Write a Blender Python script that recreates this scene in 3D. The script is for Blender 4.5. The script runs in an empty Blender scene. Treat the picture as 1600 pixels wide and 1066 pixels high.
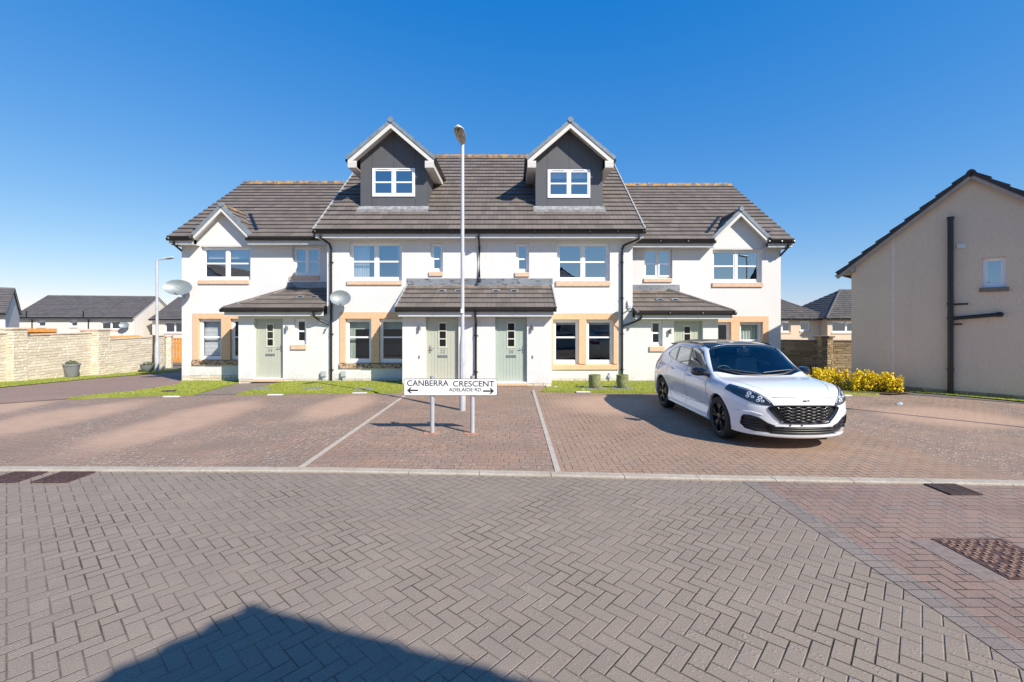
import bpy, bmesh, math, random
from mathutils import Vector, Matrix, noise as mnoise
from mathutils.bvhtree import BVHTree
from mathutils.geometry import tessellate_polygon

R = math.radians
scene = bpy.context.scene
COL = scene.collection
rnd = random.Random(7)

# ------------------------------------------------------------------ camera, sky, sun, exposure
CH = 1.95                       # camera height
F = 711.1                       # focal length in photo pixels (16 mm on full frame)
cam_d = bpy.data.cameras.new('camera'); cam = bpy.data.objects.new('camera', cam_d); COL.objects.link(cam)
cam.location = (0, 0, CH); cam.rotation_euler = (R(90), 0, 0)
cam_d.lens = 16; cam_d.sensor_width = 36; cam_d.sensor_fit = 'HORIZONTAL'; cam_d.shift_y = -31/1600
cam_d.clip_start = 0.05; cam_d.clip_end = 3000
scene.camera = cam

SUN_EL = R(38.5)
SUN = Vector((0.73*math.cos(SUN_EL), -0.683*math.cos(SUN_EL), math.sin(SUN_EL))).normalized()
world = bpy.data.worlds.new("World"); scene.world = world; world.use_nodes = True
wn = world.node_tree.nodes; wl = world.node_tree.links; wn.clear()
sky = wn.new('ShaderNodeTexSky'); sky.sky_type = 'NISHITA'; sky.sun_disc = False
sky.sun_elevation = SUN_EL; sky.sun_rotation = math.atan2(SUN.x, SUN.y)
sky.air_density = 1.0; sky.dust_density = 0.1; sky.ozone_density = 1.6; sky.altitude = 300
bg = wn.new('ShaderNodeBackground'); bg.inputs[1].default_value = 0.118
wo = wn.new('ShaderNodeOutputWorld')
sep = wn.new('ShaderNodeSeparateColor'); com = wn.new('ShaderNodeCombineColor'); wl.new(sky.outputs[0], sep.inputs[0])
def _m(op, a, b):
    n = wn.new('ShaderNodeMath'); n.operation = op; n.inputs[1].default_value = b; wl.new(a, n.inputs[0]); return n.outputs[0]
K = 0.158                    # clear, deep blue air: grade the three channels of the sky model alike in every direction
wl.new(_m('MAXIMUM', _m('ADD', _m('MULTIPLY', sep.outputs[0], 0.62), -0.072/K), 0.03), com.inputs[0])
wl.new(_m('MULTIPLY', _m('POWER', _m('MULTIPLY', sep.outputs[1], K), 0.78), 0.61/K), com.inputs[1])
wl.new(_m('MULTIPLY', _m('POWER', _m('MULTIPLY', sep.outputs[2], K), 0.36), 0.82/K), com.inputs[2])
wl.new(com.outputs[0], bg.inputs[0]); wl.new(bg.outputs[0], wo.inputs[0])
sl = bpy.data.lights.new('sun', 'SUN'); sl.energy = 5.0; sl.angle = R(0.5); sl.color = (1.0, 0.925, 0.82)
so = bpy.data.objects.new('sun', sl); COL.objects.link(so); so.location = (20, -20, 30)
so.rotation_euler = SUN.to_track_quat('Z', 'Y').to_euler()
scene.view_settings.view_transform = 'Standard'; scene.view_settings.look = 'None'
scene.view_settings.gamma = 1; scene.view_settings.exposure = 0.52
try: scene.view_settings.use_curve_mapping = False
except Exception: pass
scene.render.resolution_x = 1024; scene.render.resolution_y = 682

# ------------------------------------------------------------------ shader expressions
class E:
    """tiny wrapper: arithmetic on sockets builds math nodes"""
    def __init__(s, m, v): s.m = m; s.v = v
    def _op(s, op, *o):
        n = s.m.nt.nodes.new('ShaderNodeMath'); n.operation = op
        for i, a in enumerate((s,)+o):
            a = a.v if isinstance(a, E) else a
            if isinstance(a, (int, float)): n.inputs[i].default_value = a
            else: s.m.nt.links.new(a, n.inputs[i])
        return E(s.m, n.outputs[0])
    def __add__(s, o): return s._op('ADD', o)
    __radd__ = __add__
    def __sub__(s, o): return s._op('SUBTRACT', o)
    def __rsub__(s, o): return E(s.m, o)._op('SUBTRACT', s)
    def __mul__(s, o): return s._op('MULTIPLY', o)
    __rmul__ = __mul__
    def __truediv__(s, o): return s._op('DIVIDE', o)
    def floor(s): return s._op('FLOOR')
    def frac(s): return s._op('FRACT')
    def mod(s, o): return s._op('FLOORED_MODULO', o)
    def min(s, o): return s._op('MINIMUM', o)
    def max(s, o): return s._op('MAXIMUM', o)
    def gt(s, o): return s._op('GREATER_THAN', o)
    def lt(s, o): return s._op('LESS_THAN', o)
    def eq(s, o, e=0.5): return s._op('COMPARE', o, e)
    def abs(s): return s._op('ABSOLUTE')
    def pow(s, o): return s._op('POWER', o)

class Mat:
    def __init__(s, name, rough=0.6, metal=0.0, spec=0.5, coat=0.0):
        s.mat = bpy.data.materials.new(name); s.mat.use_nodes = True
        s.nt = s.mat.node_tree; s.b = s.nt.nodes['Principled BSDF']
        s.b.inputs['Roughness'].default_value = rough; s.b.inputs['Metallic'].default_value = metal
        s.b.inputs['Specular IOR Level'].default_value = spec; s.b.inputs['Coat Weight'].default_value = coat
        s.b.inputs['Coat Roughness'].default_value = 0.03
        s.pos = s.nt.nodes.new('ShaderNodeNewGeometry').outputs['Position']
    def xyz(s, v=None):
        n = s.nt.nodes.new('ShaderNodeSeparateXYZ'); s.nt.links.new(v or s.pos, n.inputs[0])
        return [E(s, o) for o in n.outputs]
    def vec(s, x, y, z=0.0):
        n = s.nt.nodes.new('ShaderNodeCombineXYZ')
        for i, a in enumerate((x, y, z)):
            if isinstance(a, E): s.nt.links.new(a.v, n.inputs[i])
            else: n.inputs[i].default_value = a
        return n.outputs[0]
    def scaled(s, sx, sy, sz, v=None):
        x, y, z = s.xyz(v); return s.vec(x*sx, y*sy, z*sz)
    def uv(s):
        n = s.nt.nodes.new('ShaderNodeUVMap'); n.uv_map = 'UV'; return n.outputs[0]
    def attr(s, name):
        n = s.nt.nodes.new('ShaderNodeAttribute'); n.attribute_name = name; return E(s, n.outputs['Fac'])
    def noise(s, scale, detail=3, v=None, rough=0.55):
        n = s.nt.nodes.new('ShaderNodeTexNoise'); n.inputs['Scale'].default_value = scale
        n.inputs['Detail'].default_value = detail; n.inputs['Roughness'].default_value = rough
        s.nt.links.new(v or s.pos, n.inputs['Vector']); return E(s, n.outputs['Fac'])
    def voro(s, scale, v=None, out='Distance'):
        n = s.nt.nodes.new('ShaderNodeTexVoronoi'); n.inputs['Scale'].default_value = scale
        s.nt.links.new(v or s.pos, n.inputs['Vector']); return n.outputs[out]
    def white(s, v):
        n = s.nt.nodes.new('ShaderNodeTexWhiteNoise'); n.noise_dimensions = '3D'
        s.nt.links.new(v, n.inputs['Vector']); return E(s, n.outputs['Value'])
    def ramp(s, e, stops, interp='LINEAR'):
        n = s.nt.nodes.new('ShaderNodeValToRGB'); n.color_ramp.interpolation = interp
        el = n.color_ramp.elements
        while len(el) < len(stops): el.new(0.5)
        for k, (p, c) in enumerate(stops):
            el[k].position = p; el[k].color = (c[0], c[1], c[2], 1) if not isinstance(c, (int, float)) else (c, c, c, 1)
        s.nt.links.new(e.v, n.inputs[0]); return n.outputs[0]
    def rf(s, e, a, b):            # smooth factor 0..1 between a and b
        n = s.nt.nodes.new('ShaderNodeMapRange'); n.interpolation_type = 'SMOOTHSTEP'
        n.inputs['From Min'].default_value = a; n.inputs['From Max'].default_value = b
        s.nt.links.new(e.v, n.inputs[0]); return E(s, n.outputs[0])
    def mix(s, f, a, b, mode='MIX'):
        n = s.nt.nodes.new('ShaderNodeMix'); n.data_type = 'RGBA'; n.blend_type = mode
        for k, a_ in ((0, f), (6, a), (7, b)):
            if isinstance(a_, E): a_ = a_.v
            if isinstance(a_, (int, float)): n.inputs[k].default_value = a_ if k == 0 else (a_, a_, a_, 1)
            elif isinstance(a_, (tuple, list)): n.inputs[k].default_value = (*a_[:3], 1)
            else: s.nt.links.new(a_, n.inputs[k])
        return n.outputs[2]
    def color(s, c):
        if isinstance(c, (tuple, list)): s.b.inputs['Base Color'].default_value = (*c[:3], 1)
        else: s.nt.links.new(c, s.b.inputs['Base Color'])
        return s
    def roughness(s, e): s.nt.links.new(e.v, s.b.inputs['Roughness']); return s
    def bump(s, e, strength=0.5, dist=0.01):
        n = s.nt.nodes.new('ShaderNodeBump'); n.inputs['Strength'].default_value = strength
        n.inputs['Distance'].default_value = dist
        s.nt.links.new(e.v, n.inputs['Height']); s.nt.links.new(n.outputs[0], s.b.inputs['Normal']); return s

def plain(name, c, rough=0.5, metal=0.0, spec=0.5, coat=0.0, var=0.08, scale=6.0):
    m = Mat(name, rough, metal, spec, coat)
    f = m.noise(scale, 4)
    m.color(m.mix(m.rf(f, 0.3, 0.7), [x*(1-var) for x in c], [x*(1+var) for x in c]))
    return m.mat

# -- paving -----------------------------------------------------------------
def herring(m, unit, ang, ox=0.0, oy=0.0, flip=False):
    """herringbone blocks unit x 2unit; returns (edge distance in metres, random per block)"""
    x, y, z = m.xyz(); c, s_ = math.cos(ang), math.sin(ang)
    u = (x*c + y*s_ + ox)/unit; v = (y*c - x*s_ + oy)/(-unit if flip else unit)
    i, j = u.floor(), v.floor(); fx, fy = u.frac(), v.frac()
    k = (i-j).mod(4.0)
    k0, k1, k2, k3 = k.eq(0.0), k.eq(1.0), k.eq(2.0), k.eq(3.0)
    gx, gy = 1.0-fx, 1.0-fy
    L = fx + k1*2; Rr = gx + k0*2; B = fy + k2*2; T_ = gy + k3*2
    d = L.min(Rr).min(B).min(T_)*unit
    idv = m.vec(i - k1, j - k2, 0.0)
    return d, m.white(idv)

def bond(m, L, W, ang, off=0.5):
    x, y, z = m.xyz(); c, s_ = math.cos(ang), math.sin(ang)
    u = (x*c + y*s_)/L; v = (y*c - x*s_)/W
    j = v.floor(); u = u + m.white(m.vec(j, 3.3))*0.25 + j*off
    i = u.floor(); fx, fy = u.frac(), v.frac()
    d = (fx.min(1.0-fx)*L).min(fy.min(1.0-fy)*W)
    return d, m.white(m.vec(i, j))

def paving(name, kind, cols, joint, ang=0.0, unit=0.1, jw=0.004, flecks=0.0, sand=False, moss=0.0, rough=0.8, L=0.2, W=0.1, off=0.5, dirt=0.25, flip=False):
    m = Mat(name, rough, spec=0.35)
    d, r = herring(m, unit, ang, flip=flip) if kind == 'herring' else bond(m, L, W, ang, off)
    col = m.ramp(r, [(0.0, cols[0]), (0.45, cols[1]), (0.8, cols[2]), (1.0, cols[3])])
    big = m.noise(0.55, 4); med = m.noise(3.1, 5); fine = m.noise(130.0, 4, rough=0.8); spk = m.noise(260.0, 2)
    col = m.mix(m.rf(med, 0.25, 0.75)*0.55, col, m.mix(1.0, col, (1.22, 1.18, 1.15), 'MULTIPLY'))
    col = m.mix(m.rf(big, 0.35, 0.7)*dirt, col, m.mix(1.0, col, (0.66, 0.66, 0.68), 'MULTIPLY'))
    col = m.mix(m.rf(fine, 0.36, 0.64), m.mix(1.0, col, (0.80, 0.80, 0.80), 'MULTIPLY'), m.mix(1.0, col, (1.32, 1.32, 1.32), 'MULTIPLY'))
    col = m.mix(m.rf(spk, 0.60, 0.72)*0.4, col, (0.5, 0.46, 0.44))
    wn_ = m.noise(9.0, 3)
    wv = m.rf(m.noise(1.6, 5), 0.35, 0.7)*1.5+0.45
    jj = m.rf(d/wv, jw*0.35, jw*1.35)                     # 0 in the joint; joints open and close along the paving
    jfac = (1.0-jj)*(0.35 + m.rf(m.noise(1.7, 5), 0.38, 0.62)*0.62)
    jc = m.mix(m.rf(wn_, 0.45, 0.6)*moss, joint, (0.075, 0.062, 0.022))
    col = m.mix(jfac, col, jc)
    hgt = m.rf(d, 0.0, jw*2.2)
    if sand:     # soft bare sandy strips worn clear between the moss and grit
        x, y, z = m.xyz()
        bands = None
        for (cx, cy, rx, ry) in sand:
            dx = (x-cx)/rx; dy = (y-cy)/ry
            g = 1.0-m.rf((dx*dx + dy*dy)+(big-0.5)*0.9, 0.15, 1.25)
            bands = g if bands is None else bands.max(g)
        col = m.mix(bands*0.72, col, m.mix(m.rf(med, 0.3, 0.7), (0.52, 0.345, 0.24), (0.45, 0.30, 0.21)))
    if flecks:
        vd = E(m, m.voro(26.0, m.scaled(1.0, 1.6, 1.0))); big2 = m.noise(0.8, 4)
        f = (1.0-m.rf(vd, 0.20, 0.36))*m.rf(m.noise(9.0, 3), 0.40, 0.58)*m.rf(big2, 0.32, 0.56)
        if sand: f = f*(1.0-bands*0.85)
        cov = m.rf(m.noise(1.3, 5), 0.35, 0.65)
        if sand: cov = cov*(1.0-bands)
        col = m.mix(cov*0.6*flecks, col, (0.20, 0.155, 0.125))
        col = m.mix(f*flecks, col, (0.62, 0.55, 0.47))
        hgt = hgt + f*0.5
    m.color(col)
    m.bump(hgt*1.0 + fine*0.14 + r*0.06, 0.75, 0.007)
    return m.mat

def render_wall(name, c, rough=0.9, grime=0.10, relief=0.9):
    m = Mat(name, rough, spec=0.2)
    n1 = m.noise(38.0, 4); n2 = m.noise(0.9, 4); n3 = m.noise(110.0, 2); n4 = m.noise(1.0, 3, m.scaled(3.0, 3.0, 0.35))
    col = m.mix(m.rf(n2, 0.3, 0.7)*grime, c, [x*0.72 for x in c])
    col = m.mix(m.rf(n4, 0.5, 0.8)*grime*1.2, col, [c[0]*0.7, c[1]*0.68, c[2]*0.62])
    n5 = m.noise(24.0, 5, rough=0.7); x_, y_, z_ = m.xyz()
    col = m.mix(m.rf(n5, 0.42, 0.66)*0.30, col, [x*0.66 for x in c])
    col = m.mix((1.0-m.rf(z_, -0.25, 0.45))*m.rf(m.noise(3.0, 4), 0.35, 0.65)*0.35, col, [c[0]*0.62, c[1]*0.58, c[2]*0.48])
    m.color(col); m.bump(n1 + n3*0.5, relief, 0.006)
    return m.mat

def tile_mat(name, c, lichen=0.0, joint=0.3, var=0.22, ridge=None):
    m = Mat(name, 0.75, spec=0.4)
    u, v, w = m.xyz(m.uv()); w = m.attr('hgt')
    j = v.floor(); uu = u/joint + j*0.5
    i = uu.floor(); fx = uu.frac()
    r = m.white(m.vec(i, j, 1.7))
    jn = 1.0 - m.rf(fx.min(1.0-fx)*joint, 0.002, 0.007)
    mid = 1.0 - m.rf((fx-0.5).abs()*joint, 0.003, 0.012)
    col = m.mix(r, [x*(1-var) for x in c], [x*(1+var) for x in c])
    n = m.noise(2.2, 5); n2 = m.noise(26.0, 4); st = m.noise(1.0, 4, m.scaled(4.0, 0.6, 0.8))
    col = m.mix(m.rf(n, 0.4, 0.72)*0.4, col, (0.19, 0.16, 0.125))
    col = m.mix(m.rf(st, 0.52, 0.75)*0.35, col, (0.060, 0.052, 0.048))
    col = m.mix(m.rf(n2, 0.35, 0.7)*0.35, col, [x*1.5 for x in c])
    col = m.mix(jn*0.75, col, (0.03, 0.026, 0.024)); col = m.mix(mid*0.25, col, (0.05, 0.045, 0.04))
    if lichen:
        ln = m.noise(5.5, 5); hi = m.rf(w, 0.90, 0.995)     # w = height up the slope, 0..1
        f = m.rf(ln + hi*0.24, 0.68, 0.84)*lichen*0.7
        col = m.mix(f, col, (0.52, 0.27, 0.055))
    m.color(col); m.bump(n2*0.6 - jn*1.0 - mid*0.3, 0.5, 0.006)
    return m.mat

def stone_mat(name, ca, cb, cc):
    m = Mat(name, 0.9, spec=0.2)
    r = m.attr('shade'); n = m.noise(14.0, 5); n2 = m.noise(60.0, 4); n3 = m.noise(2.0, 4, m.scaled(1.0, 1.0, 3.0))
    col = m.ramp(r, [(0.0, ca), (0.5, cb), (1.0, cc)])
    col = m.mix(m.rf(n, 0.35, 0.7)*0.4, col, m.mix(1.0, col, (0.80, 0.76, 0.70), 'MULTIPLY'))
    col = m.mix(m.rf(n3, 0.5, 0.75)*0.3, col, m.mix(1.0, col, (1.25, 1.2, 1.1), 'MULTIPLY'))
    m.color(col); m.bump(n + n2*0.4, 0.9, 0.02); return m.mat

def grass_mat(name):
    m = Mat(name, 0.85, spec=0.2)
    n = m.noise(1.6, 4); n2 = m.noise(30.0, 4); n3 = m.noise(0.7, 3)
    col = m.mix(m.rf(n2, 0.3, 0.7), (0.15, 0.185, 0.02), (0.31, 0.335, 0.05))
    col = m.mix(m.rf(n, 0.45, 0.75)*0.5, col, (0.40, 0.38, 0.09))
    col = m.mix(m.rf(n3, 0.5, 0.8)*0.4, col, (0.15, 0.25, 0.02))
    m.color(col); m.bump(n2, 0.8, 0.03); return m.mat

def blade_mat(name, a, b, c):
    m = Mat(name, 0.6, spec=0.3); r = m.attr('shade')
    m.color(m.ramp(r, [(0.0, a), (0.5, b), (1.0, c)])); 
    m.b.inputs['Subsurface Weight'].default_value = 0.0
    return m.mat

def glass_mat(name, tint, refl, rough=0.0, fk=0.9):
    """thin glazing: part mirror, part tinted see-through"""
    m = Mat(name); nt = m.nt
    tr = nt.nodes.new('ShaderNodeBsdfTransparent'); tr.inputs[0].default_value = (*tint, 1)
    gl = nt.nodes.new('ShaderNodeBsdfGlossy'); gl.inputs['Roughness'].default_value = rough
    gl.inputs[0].default_value = (0.80, 0.90, 1.0, 1)
    fr = nt.nodes.new('ShaderNodeLayerWeight'); fr.inputs[0].default_value = 0.5
    f = (E(m, fr.outputs[1]).pow(4.0)*fk + refl + 0.03).min(1.0)      # same from both sides of the pane
    x, y, z = m.xyz(); bn = m.noise(1.1, 2)
    mx = nt.nodes.new('ShaderNodeMixShader'); nt.links.new(f.v, mx.inputs[0])
    bp = nt.nodes.new('ShaderNodeBump'); bp.inputs['Strength'].default_value = 0.04; bp.inputs['Distance'].default_value = 0.05
    nt.links.new(bn.v, bp.inputs['Height']); nt.links.new(bp.outputs[0], gl.inputs['Normal'])
    nt.links.new(tr.outputs[0], mx.inputs[1]); nt.links.new(gl.outputs[0], mx.inputs[2])
    out = [n for n in nt.nodes if n.type == 'OUTPUT_MATERIAL'][0]
    nt.links.new(mx.outputs[0], out.inputs[0]); return m.mat

# ------------------------------------------------------------------ mesh building
class MB:
    def __init__(s, M=None): s.v = []; s.f = []; s.uv = {}; s.sh = []; s.M = M; s.cur = 0.5; s.mi = []; s.slot = 0
    def add(s, vs, fs, uvs=None):
        b = len(s.v); s.v += [Vector(p) for p in vs]
        for k, f in enumerate(fs):
            if uvs: s.uv[len(s.f)] = uvs[k]
            s.f.append([b+i for i in f]); s.sh.append(s.cur); s.mi.append(s.slot)
        return s
    def box(s, x0, x1, y0, y1, z0, z1):
        if x0 > x1: x0, x1 = x1, x0
        if y0 > y1: y0, y1 = y1, y0
        if z0 > z1: z0, z1 = z1, z0
        return s.add([(x0,y0,z0),(x1,y0,z0),(x1,y1,z0),(x0,y1,z0),(x0,y0,z1),(x1,y0,z1),(x1,y1,z1),(x0,y1,z1)],
              [(0,3,2,1),(4,5,6,7),(0,1,5,4),(1,2,6,5),(2,3,7,6),(3,0,4,7)])
    def prism(s, poly, a, b, axis='y'):
        """poly of 2D points extruded from a to b along axis: y -> (x,z), z -> (x,y), x -> (y,z)"""
        def P(p, t):
            return {'y': (p[0], t, p[1]), 'z': (p[0], p[1], t), 'x': (t, p[0], p[1])}[axis]
        n = len(poly); vs = [P(p, a) for p in poly] + [P(p, b) for p in poly]
        ar = sum(poly[i][0]*poly[(i+1) % n][1]-poly[(i+1) % n][0]*poly[i][1] for i in range(n))
        flip = (ar > 0) != (b > a)
        if axis == 'y': flip = not flip
        tris = tessellate_polygon([[Vector((p[0], p[1], 0)) for p in poly]])
        fs = []
        for t in tris:
            q = [poly[i] for i in t]
            aa = (q[1][0]-q[0][0])*(q[2][1]-q[0][1])-(q[2][0]-q[0][0])*(q[1][1]-q[0][1])
            t = list(t) if aa > 0 else list(t)[::-1]      # ccw in 2D
            fs.append(t[::-1]); fs.append([i+n for i in t])
        for i in range(n):
            j = (i+1) % n; fs.append((i, j, n+j, n+i) if ar > 0 else (j, i, n+i, n+j))
        # orientation: computed for axis z with b>a; fix for others
        bad = (b < a) != (axis == 'y')
        if bad: fs = [list(f)[::-1] for f in fs]
        return s.add(vs, fs)
    def tube(s, pts, r, n=10, caps=True, r1=None):
        pts = [Vector(p) for p in pts]; rings = []; N = len(pts)
        up = Vector((0, 0, 1))
        for i, p in enumerate(pts):
            d = (pts[min(i+1, N-1)]-pts[max(i-1, 0)]).normalized()
            a = d.cross(up)
            if a.length < 1e-3: a = d.cross(Vector((1, 0, 0)))
            a.normalize(); b = d.cross(a).normalized()
            rr = r if r1 is None else r+(r1-r)*i/(N-1)
            rings.append([p + (a*math.cos(2*math.pi*k/n)+b*math.sin(2*math.pi*k/n))*rr for k in range(n)])
        vs = [q for rg in rings for q in rg]; fs = []
        for i in range(N-1):
            for k in range(n):
                k2 = (k+1) % n; fs.append((i*n+k, i*n+k2, (i+1)*n+k2, (i+1)*n+k))
        if caps: fs.append(tuple(range(n))[::-1]); fs.append(tuple((N-1)*n+k for k in range(n)))
        return s.add(vs, fs)
    def lathe(s, prof, c=(0, 0, 0), n=24, axis='z', closed=False):
        vs = []
        for (r_, h) in prof:
            for k in range(n):
                a = 2*math.pi*k/n; p = (r_*math.cos(a), r_*math.sin(a), h)
                if axis == 'x': p = (h, r_*math.cos(a), r_*math.sin(a))
                if axis == 'y': p = (r_*math.cos(a), h, r_*math.sin(a))
                vs.append((p[0]+c[0], p[1]+c[1], p[2]+c[2]))
        fs = []; m = len(prof)
        for i in range(m-1 if not closed else m):
            i2 = (i+1) % m
            for k in range(n):
                k2 = (k+1) % n; fs.append((i*n+k, i*n+k2, i2*n+k2, i2*n+k))
        if not closed:
            fs.append(tuple(range(n))[::-1]); fs.append(tuple((m-1)*n+k for k in range(n)))
        return s.add(vs, fs)
    def quad(s, a, b, c, d, uv=None): return s.add([a, b, c, d], [(0, 1, 2, 3)], [uv] if uv else None)
    def build(s, name, mat, parent=None, smooth=False, bevel=0.0, recalc=False, ang=35, local=None):
        me = bpy.data.meshes.new(name)
        M = s.M or Matrix(); inv = parent_inv(parent)
        me.from_pydata([inv @ (M @ p) for p in s.v], [], s.f)
        if s.uv:
            U = []; H = []
            for p in me.polygons:
                u = s.uv.get(p.index)
                for k in range(p.loop_total):
                    c = u[k] if u else (0, 0, 0); U += [c[0], c[1]]; H.append(c[2] if len(c) > 2 else 0.0)
            me.attributes.new('hgt', 'FLOAT', 'CORNER'); me.uv_layers.new(name='UV')
            me.attributes['hgt'].data.foreach_set('value', H); me.uv_layers['UV'].data.foreach_set('uv', U)
        if any(abs(x-0.5) > 1e-6 for x in s.sh):
            at = me.attributes.new('shade', 'FLOAT', 'FACE')
            at.data.foreach_set('value', s.sh)
        mats = mat if isinstance(mat, (list, tuple)) else [mat]
        for m_ in mats: me.materials.append(m_)
        if len(mats) > 1: me.polygons.foreach_set('material_index', s.mi)
        if recalc or bevel:
            bm = bmesh.new(); bm.from_mesh(me)
            bmesh.ops.remove_doubles(bm, verts=bm.verts, dist=1e-5) if recalc else None
            if recalc: bmesh.ops.recalc_face_normals(bm, faces=bm.faces)
            if bevel:
                es = [e for e in bm.edges if len(e.link_faces) == 2 and e.calc_face_angle(0) > 0.6]
                bmesh.ops.bevel(bm, geom=es, offset=bevel, segments=2, affect='EDGES', profile=0.6)
            bm.to_mesh(me); bm.free()
        if smooth:
            me.polygons.foreach_set('use_smooth', [True]*len(me.polygons)); me.set_sharp_from_angle(angle=R(ang))
        me.update()
        o = bpy.data.objects.new(name, me); COL.objects.link(o)
        if parent is not None: o.parent = parent
        return o

def parent_inv(p):
    if p is None: return Matrix()
    m = Matrix()
    chain = []
    while p is not None: chain.append(p); p = p.parent
    for q in reversed(chain): m = m @ (Matrix.Translation(q.location) @ q.rotation_euler.to_matrix().to_4x4())
    return m.inverted()

def tag(o, label=None, cat=None, group=None, kind=None):
    if label: o['label'] = label
    if cat: o['category'] = cat
    if group: o['group'] = group
    if kind: o['kind'] = kind
    return o
def thing(name, label, cat, loc=(0, 0, 0), rz=0.0, group=None):
    o = bpy.data.objects.new(name, None); COL.objects.link(o); o.empty_display_size = 0.2
    o.location = loc; o.rotation_euler = (0, 0, rz); return tag(o, label, cat, group)

def text_mesh(txt, x0, x1, z0, z1, y, mat, parent, name='lettering', thick=0.002, M=None, sx=None, bold=0.0):
    cu = bpy.data.curves.new('t', 'FONT'); cu.body = txt; cu.extrude = 0.0; cu.offset = bold; cu.size = 1.0; cu.resolution_u = 6
    ob = bpy.data.objects.new('t', cu); COL.objects.link(ob)
    dg = bpy.context.evaluated_depsgraph_get(); me = bpy.data.meshes.new_from_object(ob.evaluated_get(dg))
    xs = [v.co.x for v in me.vertices]; ys = [v.co.y for v in me.vertices]
    a, b, c, d = min(xs), max(xs), min(ys), max(ys)
    mb = MB(M)
    vs = [(x0+(v.co.x-a)/(b-a)*(x1-x0), y-thick, z0+(v.co.y-c)/(d-c)*(z1-z0)) for v in me.vertices]
    mb.add(vs, [list(p.vertices) for p in me.polygons])
    bpy.data.objects.remove(ob); bpy.data.curves.remove(cu); bpy.data.meshes.remove(me)
    return mb.build(name, mat, parent)

def T(px, py, Y): return ((px-800)*Y/F, Y, CH-(py-502)*Y/F)
def X(px, Y): return (px-800)*Y/F
def Z(py, Y): return CH-(py-502)*Y/F

def ground_z(x, y):
    if y <= 12: return 0.0
    if x < -10: s = -0.060
    elif x < -7: s = -0.060 + (x+10)/3*0.025
    else: s = -0.035
    return s*(min(y, 50)-12)
# ------------------------------------------------------------------ materials
MT = {}
MT['road'] = paving('grey_block_paving', 'herring', [(0.216,0.175,0.140),(0.221,0.180,0.144),(0.227,0.184,0.148),(0.237,0.194,0.155)], (0.042,0.034,0.022), R(48), jw=0.0036, moss=0.9, flip=True, flecks=0.10, dirt=0.22)
MT['strip'] = paving('grey_edge_blocks', 'bond', [(0.175,0.147,0.128),(0.198,0.167,0.145),(0.207,0.175,0.153),(0.221,0.186,0.163)], (0.06,0.05,0.045), 0, jw=0.003, L=0.2, W=0.1, off=0.0)
MT['red_road'] = paving('red_road_blocks', 'herring', [(0.213,0.146,0.118),(0.237,0.161,0.127),(0.207,0.158,0.134),(0.252,0.171,0.134)], (0.045,0.036,0.032), R(0), jw=0.0038, dirt=0.5)
MT['bay_mid'] = paving('weathered_red_blocks', 'bond', [(0.268,0.171,0.119),(0.298,0.189,0.131),(0.243,0.171,0.125),(0.318,0.201,0.138)], (0.045,0.032,0.025), 0, jw=0.004, flecks=0.75, L=0.22, W=0.14, dirt=0.45)
MT['bay_right'] = paving('clean_red_blocks', 'herring', [(0.276,0.182,0.125),(0.301,0.199,0.136),(0.266,0.189,0.136),(0.316,0.210,0.144)], (0.045,0.032,0.025), R(0), jw=0.0045, flecks=0.3, dirt=0.3,
    sand=[(2.2, 10.6, 1.4, 1.3)])
MT['bay_left'] = paving('gritty_left_bays', 'herring', [(0.260,0.171,0.121),(0.280,0.185,0.130),(0.249,0.177,0.130),(0.294,0.191,0.134)], (0.045,0.032,0.025), R(0), jw=0.004, flecks=0.95, dirt=0.35,
    sand=[(-4.0, 10.6, 0.75, 2.0), (-6.4, 9.0, 0.9, 2.6), (-9.2, 9.2, 1.0, 2.4), (-11.6, 9.5, 0.9, 2.2), (-14.5, 9.5, 1.2, 2.2)])
MT['bay_far'] = paving('gritty_right_bays', 'herring', [(0.273,0.181,0.127),(0.293,0.194,0.135),(0.259,0.186,0.134),(0.309,0.199,0.139)], (0.045,0.032,0.025), R(0), jw=0.004, flecks=1.0, dirt=0.35,
    sand=[(9.0, 9.4, 1.6, 1.3), (11.5, 8.0, 1.5, 1.2)])
MT['lane'] = paving('lane_blocks', 'herring', [(0.236,0.155,0.121),(0.253,0.167,0.131),(0.236,0.163,0.127),(0.270,0.178,0.138)], (0.2,0.15,0.13), R(30), jw=0.003, dirt=0.2)
MT['path'] = paving('path_blocks', 'herring', [(0.180,0.140,0.115),(0.218,0.167,0.135),(0.190,0.153,0.131),(0.237,0.180,0.148)], (0.10,0.08,0.07), R(0), jw=0.004, flecks=0.4)
MT['earth'] = plain('earth', (0.16, 0.13, 0.09), 0.95, var=0.3)
MT['grass'] = grass_mat('lawn_turf')
MT['blade'] = blade_mat('grass_blades', (0.16,0.21,0.02), (0.28,0.34,0.045), (0.46,0.42,0.10))
m_ = Mat('kerb_concrete', 0.85, spec=0.3); n_ = m_.noise(22.0, 5); n2_ = m_.noise(2.0, 4)
m_.color(m_.mix(m_.rf(n2_, 0.35, 0.7)*0.5, m_.mix(m_.rf(n_, 0.3, 0.7), (0.36,0.315,0.255), (0.46,0.41,0.345)), (0.30,0.25,0.185))); m_.bump(n_, 0.5, 0.006)
MT['kerb'] = m_.mat
MT['white'] = render_wall('white_render', (0.725, 0.715, 0.70))
MT['beige'] = render_wall('beige_render', (0.73, 0.57, 0.42), relief=1.0, grime=0.16)
MT['cream'] = render_wall('cream_render', (0.72, 0.665, 0.60))
MT['upvc'] = plain('white_upvc', (0.83, 0.84, 0.85), 0.28, var=0.01)
MT['fascia'] = plain('pale_grey_fascia', (0.58, 0.585, 0.585), 0.4, var=0.03)
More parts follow.
